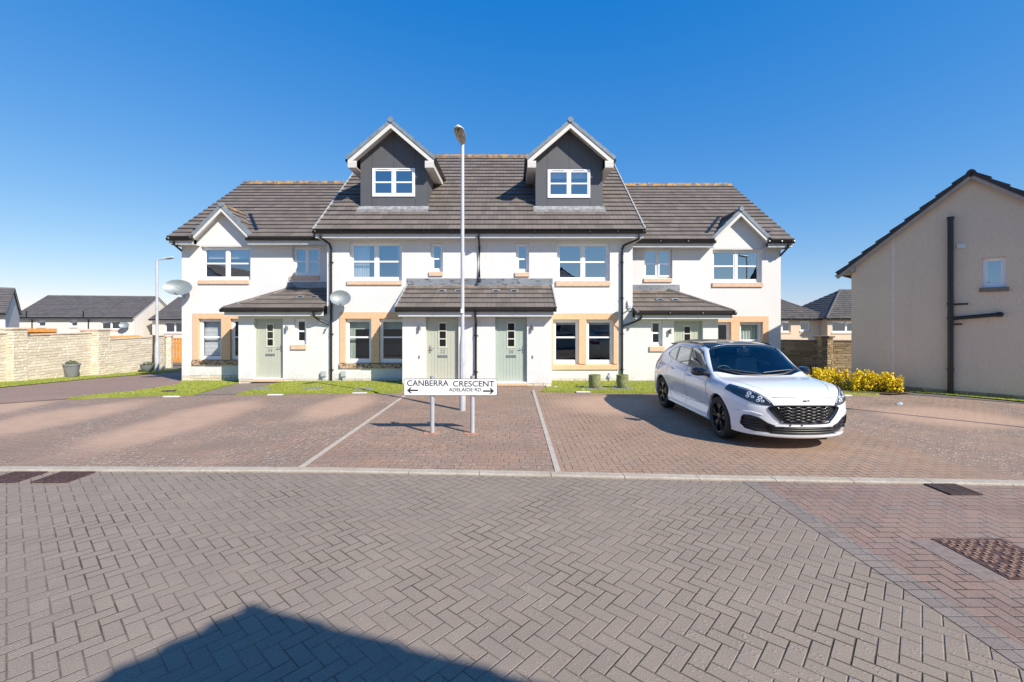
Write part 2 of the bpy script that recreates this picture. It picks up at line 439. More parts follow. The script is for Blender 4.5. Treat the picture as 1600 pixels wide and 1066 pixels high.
MT['cream_board'] = plain('cream_bargeboard', (0.63, 0.61, 0.57), 0.45, var=0.03)
MT['stone_trim'] = plain('orange_cast_stone', (0.72, 0.45, 0.27), 0.85, var=0.06, scale=9)
m_ = Mat('weathered_sill', 0.9, spec=0.2); n_ = m_.noise(9.0, 5, m_.scaled(1.5, 1.0, 2.0)); n2_ = m_.noise(40.0, 3)
m_.color(m_.mix(m_.rf(n_, 0.40, 0.68), m_.mix(m_.rf(n2_, 0.3, 0.7), (0.60,0.40,0.26), (0.48,0.33,0.22)), (0.10,0.078,0.055))); m_.bump(n2_, 0.6, 0.006)
MT['sill_dirty'] = m_.mat
MT['sill'] = plain('stone_sill', (0.68, 0.46, 0.32), 0.85, var=0.12, scale=14)
MT['black'] = plain('black_pvc', (0.012, 0.012, 0.014), 0.35, var=0.1)
MT['tile'] = tile_mat('brown_roof_tile', (0.142, 0.120, 0.106), lichen=1.0)
MT['tile_grey'] = tile_mat('grey_roof_tile', (0.105, 0.097, 0.100))
MT['tile_dark'] = tile_mat('dark_roof_tile', (0.075, 0.068, 0.066))
MT['verge'] = plain('blue_grey_verge', (0.19, 0.225, 0.255), 0.45, var=0.15, scale=5)
MT['verge_pale'] = plain('pale_verge_clip', (0.36, 0.37, 0.37), 0.5, var=0.15)
MT['clad'] = plain('charcoal_cladding', (0.088, 0.090, 0.100), 0.55, var=0.04, scale=3)
MT['clad_joint'] = plain('cladding_joint', (0.035, 0.036, 0.04), 0.6)
m_ = Mat('lead_flashing', 0.45, metal=0.3, spec=0.5); n_ = m_.noise(7.0, 5, m_.scaled(1.0, 1.0, 2.5)); n2_ = m_.noise(1.5, 3)
m_.color(m_.mix(m_.rf(n_, 0.56, 0.64)*0.75, m_.mix(m_.rf(n2_, 0.3, 0.7), (0.20,0.22,0.25), (0.30,0.32,0.34)), (0.075,0.055,0.045))); m_.bump(n_, 0.4, 0.01)
MT['lead'] = m_.mat
MT['stone'] = stone_mat('pale_walling_stone', (0.62,0.545,0.43), (0.68,0.605,0.485), (0.74,0.675,0.56))
MT['stone_brown'] = stone_mat('brown_walling_stone', (0.26,0.19,0.11), (0.37,0.28,0.17), (0.46,0.36,0.23))
MT['apron'] = plain('pale_mortar_apron', (0.25, 0.255, 0.26), 0.7, var=0.3, scale=7)
MT['cover_edging'] = plain('cover_edging_block', (0.205, 0.16, 0.14), 0.85, var=0.15, scale=25)
MT['mortar'] = plain('mortar', (0.50, 0.44, 0.36), 0.95)
MT['mortar_brown'] = plain('mortar_brown', (0.14, 0.11, 0.075), 0.95)
MT['cope'] = plain('wall_coping', (0.66, 0.50, 0.38), 0.9, var=0.15, scale=12)
MT['cope_brown'] = plain('brown_coping', (0.22, 0.17, 0.12), 0.9, var=0.2, scale=12)
MT['glass'] = glass_mat('window_glass', (0.80, 0.84, 0.86), 0.40)
MT['glass_low'] = glass_mat('ground_window_glass', (0.86, 0.88, 0.89), 0.09)
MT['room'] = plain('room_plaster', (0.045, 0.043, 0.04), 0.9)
MT['curtain'] = plain('curtain_cloth', (0.75, 0.76, 0.76), 0.9, var=0.06)
MT['curtain_green'] = plain('sage_curtain', (0.55, 0.62, 0.54), 0.9, var=0.06)
MT['galv'] = plain('galvanised_steel', (0.50, 0.52, 0.55), 0.45, metal=0.35, var=0.08, scale=4)
MT['galv_white'] = plain('pale_painted_steel', (0.50, 0.51, 0.53), 0.4, metal=0.1, var=0.06, scale=4)
MT['door'] = plain('sage_green_door', (0.45, 0.47, 0.385), 0.4, var=0.02)
MT['door_mint'] = plain('mint_green_door', (0.40, 0.465, 0.405), 0.4, var=0.02)
MT['metal'] = plain('brushed_metal', (0.42, 0.42, 0.42), 0.35, metal=0.8)
MT['dark'] = plain('dark_void', (0.010, 0.010, 0.011), 0.8)
MT['number'] = plain('number_grey', (0.16, 0.165, 0.16), 0.5)
MT['rust'] = plain('rusty_iron', (0.10, 0.055, 0.048), 0.7, metal=0.3, var=0.4, scale=30)
MT['iron'] = plain('cast_iron', (0.085, 0.06, 0.055), 0.6, metal=0.4, var=0.3, scale=30)
MT['slab'] = plain('grey_slab', (0.20, 0.20, 0.20), 0.85, var=0.15, scale=20)
MT['wood'] = plain('orange_timber', (0.70, 0.29, 0.055), 0.65, var=0.12, scale=8)
MT['pot'] = plain('grey_pot', (0.17, 0.18, 0.19), 0.5, var=0.06)
MT['tub'] = plain('olive_green_tub', (0.20, 0.21, 0.09), 0.8, var=0.25, scale=12)
MT['dishm'] = plain('grey_dish_mesh', (0.18, 0.21, 0.225), 0.45, metal=0.2, var=0.08)
MT['sign'] = plain('white_sign_face', (0.84, 0.845, 0.85), 0.35, var=0.01)
MT['ink'] = plain('black_ink', (0.018, 0.017, 0.019), 0.45)

# ------------------------------------------------------------------ ground sheets
def sheet(name, poly, off, mat, step=1.0, kind='structure', thick=0.0, ys=None):
    bm = bmesh.new()
    vs = [bm.verts.new((p[0], p[1], 0)) for p in poly]
    for t in tessellate_polygon([[v.co for v in vs]]):
        try: bm.faces.new([vs[i] for i in t])
        except ValueError: pass
    x0, x1 = min(p[0] for p in poly), max(p[0] for p in poly); y0, y1 = min(p[1] for p in poly), max(p[1] for p in poly)
    def cut(co, no):
        bmesh.ops.bisect_plane(bm, geom=bm.verts[:]+bm.edges[:]+bm.faces[:], plane_co=co, plane_no=no, dist=1e-5)
    if y1 > 12:
        for xc in (-10, -7): 
            if x0 < xc < x1: cut((xc, 0, 0), (1, 0, 0))
        if x0 < -7 and x1 > -10:
            for xc in (-9.25, -8.5, -7.75):
                if x0 < xc < x1: cut((xc, 0, 0), (1, 0, 0))
        for yc in list(range(12, 31, 1))+[40, 50]:
            if y0 < yc < y1: cut((0, yc, 0), (0, 1, 0))
    bmesh.ops.recalc_face_normals(bm, faces=bm.faces)
    for f in bm.faces:
        if f.normal.z < 0: f.normal_flip()
    if thick:
        g = bmesh.ops.extrude_face_region(bm, geom=bm.faces[:])
        low = [v for v in g['geom'] if isinstance(v, bmesh.types.BMVert)]
        for v in low: v.co.z -= thick
        bmesh.ops.recalc_face_normals(bm, faces=bm.faces)
    for v in bm.verts: v.co.z += ground_z(v.co.x, v.co.y) + off
    me = bpy.data.meshes.new(name); bm.to_mesh(me); bm.free(); me.materials.append(mat)
    o = bpy.data.objects.new(name, me); COL.objects.link(o)
    if kind: o['kind'] = kind
    return o

sheet('ground', [(-900, -900), (900, -900), (900, 900), (-900, 900)], -0.03, MT['earth'])
KERB = [(-16, 6.45), (-10, 6.20), (-6.8, 6.04), (-2.53, 6.0), (0, 5.86), (2.41, 5.70), (4.7, 5.58), (6.2, 5.50), (16, 5.05)]
def kerb_y(x, off=0.0):
    for (a, b), (c, d) in zip(KERB, KERB[1:]):
        if a <= x <= c: return b+(d-b)*(x-a)/(c-a)+off
    return KERB[-1][1]+off
near = [(x, y-0.14) for x, y in KERB]
road = sheet('road', [(-60, -8), (60, -8), (60, 4.0)]+near[::-1]+[(-60, 7.6)], 0.0, MT['road'])
st = [(2.80, kerb_y(2.8, -0.15)), (3.0, kerb_y(3.0, -0.15)), (3.06, 2.8), (3.12, -8), (2.90, -8), (2.86, 2.8)]
sheet('road_edge_strip', st, 0.004, MT['strip'])
rr = [(3.001, kerb_y(3.0, -0.15))]+[(x, y-0.01) for x, y in near if x > 3.1]+[(16, -8), (3.121, -8), (3.061, 2.8)]
sheet('red_road_surface', rr, 0.004, MT['red_road'])
# bays between kerb and house
bay = [(x, y+0.001) for x, y in KERB]
def between(xa, xb, top):
    return [(xa, kerb_y(xa))]+[p for p in bay if xa < p[0] < xb]+[(xb, kerb_y(xb))]+top
sheet('parking_bays_left', between(-15.9, -2.80, [(-2.80, 16.0), (-18.5, 16.0)]), 0.0, MT['bay_left'])
sheet('parking_bay_middle', between(-2.80, 0.60, [(0.60, 16.0), (-2.80, 16.0)]), 0.0, MT['bay_mid'])
sheet('parking_bay_right', between(0.60, 6.1, [(6.1, 17.2), (0.60, 17.2)]), 0.0, MT['bay_right'])
sheet('parking_bays_far_right', between(6.1, 15.9, [(16.5, 14.0), (6.1, 18.0)]), 0.0, MT['bay_far'])
for xx in (-2.81, 0.595):
    mb = MB(); mb.box(xx-0.035, xx+0.035, kerb_y(xx)+0.01, 12.8 if xx > 0 else 12.15, -0.02, 0.008)
    o = mb.build('bay_divider', plain('divider_line', (0.42, 0.37, 0.31), 0.85)); tag(o, kind='structure')
# kerb stones
mb = MB()
x = -15.8
while x < 15.5:
    x2 = x+0.905; a0, a1 = kerb_y(x), kerb_y(x2); mb.cur = rnd.random(); g = 0.004
    h = 0.028+rnd.uniform(-0.002, 0.002)
    vs = []
    for (xx, yy) in ((x+g, a0), (x2-g, a1)):
        vs += [(xx, yy-0.14, -0.05), (xx, yy-0.14, h-0.012), (xx, yy-0.125, h), (xx, yy-0.004, h), (xx, yy-0.004, -0.05)]
    mb.add(vs, [(0,1,6,5),(1,2,7,6),(2,3,8,7),(3,4,9,8),(4,3,2,1,0),(5,6,7,8,9)])
    x = x2
o = mb.build('kerb', MT['kerb']); tag(o, kind='structure')

# lane on the left, running back between the stone wall and number 24
sheet('lane', [(-40, 8.6), (-12.2, 10.6), (-11.12, 11.38), (-10.9, 11.95), (-10.65, 12.7), (-11.0, 14.6), (-11.3, 15.5), (-12.38, 17.0), (-12.38, 19.5), (-12.5, 32), (-26, 38), (-19.4, 26), (-17.5, 24.0), (-17.1, 21.0), (-16.9, 18.5), (-15.8, 14.0), (-15.2, 12.6), (-40, 11.2)], 0.012, MT['lane'])
sheet('grass_verge', [(-40, 11.2), (-15.2, 12.6), (-15.8, 14.0), (-16.9, 18.5), (-17.1, 21.0), (-17.5, 24.0), (-17.3, 29), (-19.5, 29.2), (-19.7, 24.7), (-18.75, 16.2), (-40, 15.0)], 0.03, MT['grass'])
lawns = {}
lawns['a'] = [(-11.12, 11.38), (-10.8, 11.42), (-9.88, 11.75), (-8.36, 11.98), (-8.6, 12.9), (-9.0, 14.2), (-9.42, 15.6), (-9.45, 17.0), (-12.38, 17.0), (-11.3, 15.5), (-11.0, 14.6), (-10.65, 12.7), (-10.9, 11.95)]
lawns['b'] = [(-7.3, 12.05), (-5.8, 12.2), (-3.02, 12.5), (-3.4, 14.3), (-3.45, 15.62), (-7.75, 15.62), (-7.75, 14.9)]
lawns['c'] = [(0.78, 12.62), (3.9, 12.3), (6.0, 12.2), (6.4, 13.4), (6.6, 15.62), (1.3, 15.62), (1.22, 14.33)]
lawns['d'] = [(6.85, 12.3), (9.6, 12.0), (10.7, 12.6), (10.1, 13.9), (10.6, 14.3), (10.6, 18.6), (7.2, 18.6), (7.2, 15.6)]
for k in lawns:
    sheet('lawn', lawns[k], 0.035, MT['grass'], thick=0.05)
sheet('door_path', [(-8.34, 11.98), (-7.3, 12.05), (-7.75, 14.9), (-7.75, 15.62), (-9.40, 15.62), (-9.0, 14.2), (-8.6, 12.9)], 0.008, MT['path'])
# strips in front of the beige gable
UD = Vector((0.675, -0.738, 0)); GO = Vector((10.23, 13.72, 0)); GN = Vector((-0.738, -0.675, 0))
def gp(t, n): p = GO+UD*t+GN*n; return (p.x, p.y)
sheet('lawn_strip', [gp(0.4, 0.02), gp(8, 0.02), gp(8, 0.75), gp(3.0, 0.42), gp(1.0, 0.36)], 0.035, MT['grass'])
sheet('side_path', [gp(0.4, 0.36), gp(1.0, 0.36), gp(3.0, 0.42), gp(4.0, 0.58), gp(2.9, 0.72), gp(0.2, 1.0)], 0.010, plain('dark_path', (0.13, 0.12, 0.12), 0.85))

# short grass blades on the lawns (nobody could count them)
def inside(p, poly):
    c = False; n = len(poly)
    for i in range(n):
        a, b = poly[i], poly[(i+1) % n]
        if (a[1] > p[1]) != (b[1] > p[1]) and p[0] < (b[0]-a[0])*(p[1]-a[1])/(b[1]-a[1])+a[0]: c = not c
    return c
mb = MB()
polys = [(lawns[k], 420) for k in lawns]+[([(-20, 12.4), (-15.2, 12.6), (-15.8, 14.0), (-16.9, 18.5), (-17.5, 24.0), (-19.6, 24.7), (-18.75, 16.2), (-22, 15.9)], 150), ([gp(0.4, 0.02), gp(6, 0.02), gp(6, 0.65), gp(3.0, 0.42), gp(1.0, 0.36)], 400)]
for poly, dens in polys:
    x0, x1 = min(p[0] for p in poly), max(p[0] for p in poly); y0, y1 = min(p[1] for p in poly), max(p[1] for p in poly)
    for _ in range(int((x1-x0)*(y1-y0)*dens)):
        p = (rnd.uniform(x0, x1), rnd.uniform(y0, y1))
        if not inside(p, poly): continue
        a = rnd.uniform(0, 6.28); w = rnd.uniform(0.006, 0.014); h = rnd.uniform(0.012, 0.04); t = rnd.uniform(-0.03, 0.03)
        z = ground_z(*p)+0.03; mb.cur = rnd.random()*0.98
        mb.add([(p[0]-w*math.cos(a), p[1]-w*math.sin(a), z), (p[0]+w*math.cos(a), p[1]+w*math.sin(a), z), (p[0]+t, p[1]+t*0.7, z+h)], [(0, 1, 2)])
tag(mb.build('grass_blades', MT['blade']), 'short bright green grass growing on the small front lawns', 'grass', kind='stuff')
# ------------------------------------------------------------------ building helpers
def obox(mb, o, ax, ay, az, l, w, h):
    """box from corner o along three unit vectors"""
    o = Vector(o); a = Vector(ax)*l; b = Vector(ay)*w; c = Vector(az)*h
    vs = [o, o+a, o+a+b, o+b, o+c, o+a+c, o+a+b+c, o+b+c]
    fs = [(0,3,2,1),(4,5,6,7),(0,1,5,4),(1,2,6,5),(2,3,7,6),(3,0,4,7)]
    if a.cross(b).dot(c) < 0: fs = [f[::-1] for f in fs]
    return mb.add(vs, fs)

def panel(mb, x0, x1, z0, z1, y, holes, rev=0.11, thick=0.28):
    xs = sorted(set([x0, x1]+[h[0] for h in holes]+[h[1] for h in holes])); zs = sorted(set([z0, z1]+[h[2] for h in holes]+[h[3] for h in holes]))
    xs = [v for v in xs if x0-1e-6 <= v <= x1+1e-6]; zs = [v for v in zs if z0-1e-6 <= v <= z1+1e-6]
    for a, b in zip(xs, xs[1:]):
        for c, d in zip(zs, zs[1:]):
            mx, mz = (a+b)/2, (c+d)/2
            if any(h[0] < mx < h[1] and h[2] < mz < h[3] for h in holes): continue
            mb.quad((a, y, c), (b, y, c), (b, y, d), (a, y, d)); mb.quad((a, y+thick, c), (a, y+thick, d), (b, y+thick, d), (b, y+thick, c))
    for (a, b, c, d) in holes:
        a, b, c, d = max(a, x0), min(b, x1), max(c, z0), min(d, z1); e = y+thick
        mb.quad((a, y, c), (a, y, d), (a, e, d), (a, e, c)); mb.quad((b, y, c), (b, e, c), (b, e, d), (b, y, d))
        mb.quad((a, y, d), (b, y, d), (b, e, d), (a, e, d)); mb.quad((a, y, c), (a, e, c), (b, e, c), (b, y, c))

def window(parent, x0, x1, z0, z1, y, lights=2, rev=0.10, sill=None, sill_mat=None, M=None, glass=None, bar=0.52, cloth=None, chunky=1.0, ajar=False, bars=True, skew=0.0):
    k = chunky; mb = MB(M); fy = y+rev; o = 0.055*k; s = 0.05*k; fd = fy+0.07
    mb.box(x0, x1, fy, fd, z1-o, z1); mb.box(x0, x1, fy, fd, z0, z0+o*1.3)
    mb.box(x0, x0+o, fy, fd, z0+o*1.3, z1-o); mb.box(x1-o, x1, fy, fd, z0+o*1.3, z1-o)
    W = x1-x0-2*o; mw = 0.065*k; lw = (W-(lights-1)*mw)/lights
    panes = MB(M); zb, zt = z0+o*1.3, z1-o
    for i in range(lights):
        a = x0+o+i*(lw+mw); b = a+lw
        if i: mb.box(a-mw, a, fy, fd, zb, zt)
        sy = fy+0.012
        if ajar and i == lights-1: sy = fy-0.03
        sb = MB() ; q = mb
        q.box(a, b, sy, sy+0.045, zt-s, zt); q.box(a, b, sy, sy+0.045, zb, zb+s*1.3)
        q.box(a, a+s, sy, sy+0.045, zb+s*1.3, zt-s); q.box(b-s, b, sy, sy+0.045, zb+s*1.3, zt-s)
        if bars:
            zm = zb+(zt-zb)*bar; q.box(a+s, b-s, sy+0.004, sy+0.04, zm-0.028*k, zm+0.028*k)
        panes.quad((a+s, sy+0.024+skew, zb+s*1.3), (b-s, sy+0.024, zb+s*1.3), (b-s, sy+0.024, zt-s), (a+s, sy+0.024+skew, zt-s))
    # trickle vents along the head
    for i in range(lights):
        a = x0+o+i*(lw+mw)+lw*0.2; mb.box(a, a+lw*0.6, fy-0.012, fy, z1-o*0.75, z1-o*0.35)
    w = mb.build('window', MT['upvc'], parent, bevel=0.004)
    panes.build('pane', glass or MT['glass'], w)
    if sill:
        sm = MB(M); a, b, c, d = sill
        sm.add([(a, y-0.05, c), (b, y-0.05, c), (b, fy, c), (a, fy, c), (a, y-0.05, d-0.012), (b, y-0.05, d-0.012), (b, fy, d+0.01), (a, fy, d+0.01)],
               [(0,3,2,1),(4,5,6,7),(0,1,5,4),(1,2,6,5),(2,3,7,6),(3,0,4,7)])
        sm.build('sill', sill_mat or MT['sill'], w, bevel=0.005)
    if cloth:
        for (kind, a, b, c, d, m) in cloth:
            cm = MB(M); yy = fd+0.10
            if kind == 'curtain':
                n = 22; pts = [(a+(b-a)*i/n, yy+0.022*math.sin(i*1.9)+0.008*math.sin(i*4.3)) for i in range(n+1)]
                for (p, q_) in zip(pts, pts[1:]): cm.quad((p[0], p[1], c), (q_[0], q_[1], c), (q_[0], q_[1], d), (p[0], p[1], d))
                cm.build('curtain', MT[m], w, smooth=True)
            else:
                n = max(2, int((d-c)/0.05))
                for i in range(n):
                    z_ = c+(d-c)*i/n; cm.quad((a, yy-0.008, z_), (b, yy-0.008, z_), (b, yy+0.012, z_+(d-c)/n*0.92), (a, yy+0.012, z_+(d-c)/n*0.92))
                cm.build('blind', MT[m], w)
    return w

def slope(mb, eL, eR, rL, rR, n, t=0.045, base=0.03, jit=0.0, cut=None):
    """courses of lapped tiles between an eave line and a ridge line"""
    eL, eR, rL, rR = map(Vector, (eL, eR, rL, rR)); N = (eR-eL).cross(rL-eL)
    if N.length < 1e-6: N = (eR-eL).cross(rR-eL)
    N.normalize()
    if N.z < 0: N = -N
    ux = (eR-eL).normalized()
    parts = []
    for k in range(n):
        f0, f1 = k/n, min(1.0, (k+1.04)/n); rg = cut(f0) if cut else None
        full = (eL.lerp(rL, f0), eR.lerp(rR, f0), eR.lerp(rR, f1), eL.lerp(rL, f1))
        if not rg: parts.append((k, f0, f1)+full); continue
        g1 = cut((k+1)/n) or ((rg[0]+rg[1])/2,)*2
        def at(p, q, x): return p.lerp(q, (x-p.x)/(q.x-p.x))
        A_, B_, C_, D_ = full
        parts.append((k, f0, f1, A_, at(A_, B_, rg[0]), at(D_, C_, g1[0]), D_)); parts.append((k, f0, f1, at(A_, B_, rg[1]), B_, C_, at(D_, C_, g1[1])))
    for (k, f0, f1, a, b, c, d) in parts:
        j = N*(rnd.uniform(-jit, jit))
        A, B = a+N*(base+t)+j, b+N*(base+t)+j; C_, D = c+N*base, d+N*base
        u = [(p-eL).dot(ux) for p in (a, b, c, d)]
        fl = (B-A).cross(D-A).dot(N) < 0
        idx = (0, 1, 2, 3) if not fl else (3, 2, 1, 0)
        UV = [(u[0], k+0.5, f0), (u[1], k+0.5, f0), (u[2], k+0.5, f1), (u[3], k+0.5, f1)]
        mb.add([A, B, C_, D], [idx], [[UV[i] for i in idx]])
        z = (0, k+0.5, f0)
        a0, b0 = a+N*(base-0.012), b+N*(base-0.012); zz = [(u[0], k+.5, f0)]*4
        mb.add([a0, b0, B, A], [(0, 1, 2, 3)], [zz]); mb.add([a0, A, D], [(0, 1, 2)], [zz[:3]]); mb.add([b0, C_, B], [(0, 1, 2)], [zz[:3]])
    z4 = [(0, .5, 0)]*4
    if cut:
        for (k, f0, f1, a, b, c, d) in parts:
            lo = [p-N*0.05 for p in (a, b, c, d)]; hi = [p+N*(base-0.013) for p in (a, b, c, d)]
            mb.add(lo+hi, [(0,3,2,1),(0,1,5,4),(1,2,6,5),(3,0,4,7)], [z4]*4)
        return
    e0, e1, r0, r1 = eL-N*0.05, eR-N*0.05, rL-N*0.05, rR-N*0.05; g = N*base
    mb.add([e0, r0, r1, e1], [(0, 1, 2, 3)], [z4])
    mb.add([e0, e1, eR+g, eL+g], [(0, 1, 2, 3)], [z4]); mb.add([e0, eL+g, rL+g, r0], [(0, 1, 2, 3)], [z4]); mb.add([e1, r1, rR+g, eR+g], [(0, 1, 2, 3)], [z4])

def ridge_tiles(mb, p, q, r=0.11, L=0.45, drop=0.02, hgt=1.0):
    p, q = Vector(p), Vector(q); d = (q-p); n = max(1, round(d.length/L)); d.normalize(); side = d.cross(Vector((0, 0, 1))).normalized(); up = side.cross(d).normalized()
    step = (q-p).length/n
    for i in range(n):
        a = p+d*(i*step); b = a+d*(step-0.012); rr = r*(1+0.04*(i % 2))
        pr = [(-1.15*rr, -0.62*rr), (-0.8*rr, 0.1*rr), (-0.3*rr, 0.5*rr), (0.3*rr, 0.5*rr), (0.8*rr, 0.1*rr), (1.15*rr, -0.62*rr)]
        vs = [a+side*x+up*(y-drop) for x, y in pr]+[b+side*x+up*(y-drop) for x, y in pr]; m = len(pr)
        uv = [(i*0.5, 99.5, hgt)]*4
        for k in range(m-1): mb.add([vs[k], vs[k+1], vs[m+k+1], vs[m+k]], [(0, 1, 2, 3)], [uv])
        mb.add(vs[:m], [tuple(range(m))], [[(i*.5, 99.5, hgt)]*m]); mb.add(vs[m:], [tuple(range(m))[::-1]], [[(i*.5, 99.5, hgt)]*m])

def gutter(parent, p, q, r=0.058):
    mb = MB(); p, q = Vector(p), Vector(q); d = (q-p).normalized(); side = Vector((0, 0, 1)).cross(d).normalized()
    n = 8; ring = [(-math.cos(math.pi*k/n), -math.sin(math.pi*k/n)) for k in range(n+1)]
    prof = [(r*a, r*b) for a, b in ring]+[(0.86*r*a, 0.86*r*b) for a, b in ring[::-1]]
    m = len(prof); vs = [p+side*a+Vector((0, 0, b)) for a, b in prof]+[q+side*a+Vector((0, 0, b)) for a, b in prof]
    mb.add(vs, [(i, (i+1) % m, m+(i+1) % m, m+i) for i in range(m)])
    for e in (p, q):
        vs = [e+side*(r*a)+Vector((0, 0, r*b)) for a, b in ring]; mb.add(vs, [tuple(range(n+1))])
    L = (q-p).length; k = max(2, int(L/0.9))
    for i in range(k+1):
        c = p+d*(L*(i+0.02)/(k+0.04)-0.0); mb.tube([c-d*0.02+Vector((0, 0, -0.002)), c+d*0.02+Vector((0, 0, -0.002))], r*1.1, 10)
    return mb.build('gutter', MT['black'], parent, recalc=True)

def pipe(parent, pts, r=0.036, name='downpipe', mat='black', clips=True):
    mb = MB(); P = []
    for i, p in enumerate(pts):
        p = Vector(p)
        if 0 < i < len(pts)-1:
            a = (Vector(pts[i-1])-p); b = (Vector(pts[i+1])-p); e = min(0.05, a.length*0.4, b.length*0.4)
            a = p+a.normalized()*e; b = p+b.normalized()*e
            P += [a, (a+b)*0.25+p*0.5, b]
        else: P.append(p)
    mb.tube(P, r, 12)
    if clips:
        a, b = Vector(pts[-2]), Vector(pts[-1]); L = (b-a).length; n = max(1, int(L/1.3))
        for i in range(n+1):
            c = a.lerp(b, (i+0.35)/(n+0.7)); mb.tube([c+Vector((0,0,0.02)), c-Vector((0,0,0.02))], r*1.2, 12)
            mb.box(c.x-r*1.9, c.x+r*1.9, c.y+r*0.5, c.y+r*1.4, c.z-0.014, c.z+0.014)
    return mb.build(name, MT[mat], parent, smooth=True)

def stones(mb, p0, u, L, z0, z1, n, course=0.1, lmin=0.2, lmax=0.5, jit=0.02, gap=0.008, back=0.06, zf=None):
    """coursed walling stones, each a block with its own face depth; n = outward normal"""
    p0, u, n = Vector(p0), Vector(u).normalized(), Vector(n).normalized(); z = z0; nc = max(1, round((z1-z0)/course)); ch = (z1-z0)/nc
    for k in range(nc):
        s = -rnd.uniform(0, lmax*0.8)
        while s < L:
            w = rnd.uniform(lmin, lmax); a, b = max(0, s), min(L, s+w); s += w
            if b-a < 0.03: continue
            j = rnd.uniform(0, jit); mb.cur = rnd.random(); e = rnd.uniform(0.004, 0.012)
            q = [(a+gap/2, z+k*ch+gap/2), (b-gap/2, z+k*ch+gap/2), (b-gap/2, z+(k+1)*ch-gap/2), (a+gap/2, z+(k+1)*ch-gap/2)]
            def P(s_, zz, dn): 
                g = (zf(p0+u*s_) if zf else 0); return p0+u*s_+n*dn+Vector((0, 0, zz+g))
            bk = [P(x, zz, -back) for x, zz in q]; e1 = [P(x, zz, j) for x, zz in q]
            i = [(a+gap/2+e, z+k*ch+gap/2+e), (b-gap/2-e, z+k*ch+gap/2+e), (b-gap/2-e, z+(k+1)*ch-gap/2-e), (a+gap/2+e, z+(k+1)*ch-gap/2-e)]
            fr = [P(x, zz, j+0.009+rnd.uniform(0, 0.012)) for x, zz in i]
            mb.add(bk+e1+fr, [(8,9,10,11),(4,5,9,8),(5,6,10,9),(6,7,11,10),(7,4,8,11),(0,1,5,4),(1,2,6,5),(2,3,7,6),(3,0,4,7)])
    mb.cur = 0.5

def door(parent, x0, x1, z0, z1, y, num, hand, mat, rev=0.12):
    fy = y+rev; mb = MB(); cx = (x0+x1)/2; fr = 0.045
    mb.box(x0, x0+fr, fy-0.02, fy+0.06, z0, z1); mb.box(x1-fr, x1, fy-0.02, fy+0.06, z0, z1); mb.box(x0+fr, x1-fr, fy-0.02, fy+0.06, z1-fr, z1)
    ga, gb = cx-0.142, cx+0.142; gz0, gz1 = z0+1.09, z0+1.93
    n = 9; w = (x1-x0-2*fr-0.012)/n
    for i in range(n):
        a = x0+fr+0.006+i*w+0.004; b = a+w-0.008
        for (c, d) in ((z0+0.03, gz0), (gz1, z1-fr-0.006)): mb.box(a, b, fy, fy+0.05, c, d)
        for (aa, bb) in ((a, min(b, ga)), (max(a, gb), b)):
            if bb-aa > 0.004: mb.box(aa, bb, fy, fy+0.05, gz0, gz1)
    mb.box(x0+fr, x1-fr, fy+0.007, fy+0.045, z0+0.03, gz0-0.001); mb.box(x0+fr, x1-fr, fy+0.007, fy+0.045, gz1+0.001, z1-fr-0.008)
    mb.box(x0+fr, ga-0.001, fy+0.007, fy+0.045, gz0, gz1); mb.box(gb+0.001, x1-fr, fy+0.007, fy+0.045, gz0, gz1)
    d = mb.build('door', MT[mat], parent)
    g = MB(); zs = [gz0, gz0+0.055, gz0+0.275, gz0+0.31, gz0+0.53, gz0+0.565, gz0+0.785, gz1]
    g.box(ga, ga+0.042, fy-0.014, fy+0.03, gz0, gz1); g.box(gb-0.042, gb, fy-0.014, fy+0.03, gz0, gz1)
    for i in (0, 2, 4, 6): g.box(ga+0.042, gb-0.042, fy-0.014, fy+0.03, zs[i], zs[i+1])
    gl = g.build('glazing_frame', MT['upvc' if mat == 'x' else 'door_trim'], d, bevel=0.004)
    p = MB()
    p.quad((ga+0.042, fy+0.012, zs[1]), (gb-0.042, fy+0.012, zs[1]), (gb-0.042, fy+0.012, zs[6]), (ga+0.042, fy+0.012, zs[6]))
    p.build('pane', MT['door_glass'], d)
    l = MB(); l.box(cx-0.16, cx+0.16, fy-0.012, fy+0.002, z0+0.79, z0+0.87); l.box(cx-0.14, cx+0.14, fy-0.016, fy-0.0121, z0+0.805, z0+0.855); l.build('letter_plate', MT['metal'], d, bevel=0.003)
    hx = x0+fr+0.07 if hand == 'L' else x1-fr-0.07; s = 1 if hand == 'L' else -1
    h = MB(); h.box(hx-0.02, hx+0.02, fy-0.010, fy, z0+0.93, z0+1.17); h.tube([(hx, fy-0.01, z0+1.08), (hx, fy-0.055, z0+1.08), (hx+s*0.13, fy-0.055, z0+1.08)], 0.011, 8)
    h.lathe([(0.014, 0), (0.014, -0.012)], (hx, fy-0.01, z0+0.98), 10, 'y'); h.build('handle', MT['metal'], d)
    if num: text_mesh(num, cx-0.075, cx+0.075, z0+0.93, z0+1.035, fy-0.001, MT['number'], d, 'house_number', thick=0.006)
    th = MB(); th.box(x0-0.02, x1+0.02, y-0.16, y+rev+0.05, z0-0.07, z0-0.004); th.build('doorstep', MT['stone_trim'], d, bevel=0.006)
    th = MB(); th.box(x0+0.01, x1-0.01, y+0.02, fy+0.03, z0-0.003, z0+0.028); th.build('threshold', MT['upvc'], d)
    return d
MT['door_trim'] = plain('pale_door_trim', (0.60, 0.60, 0.50), 0.4)
m_ = Mat('door_glass', 0.05); m_.color((0.012, 0.014, 0.015)); MT['door_glass'] = m_.mat

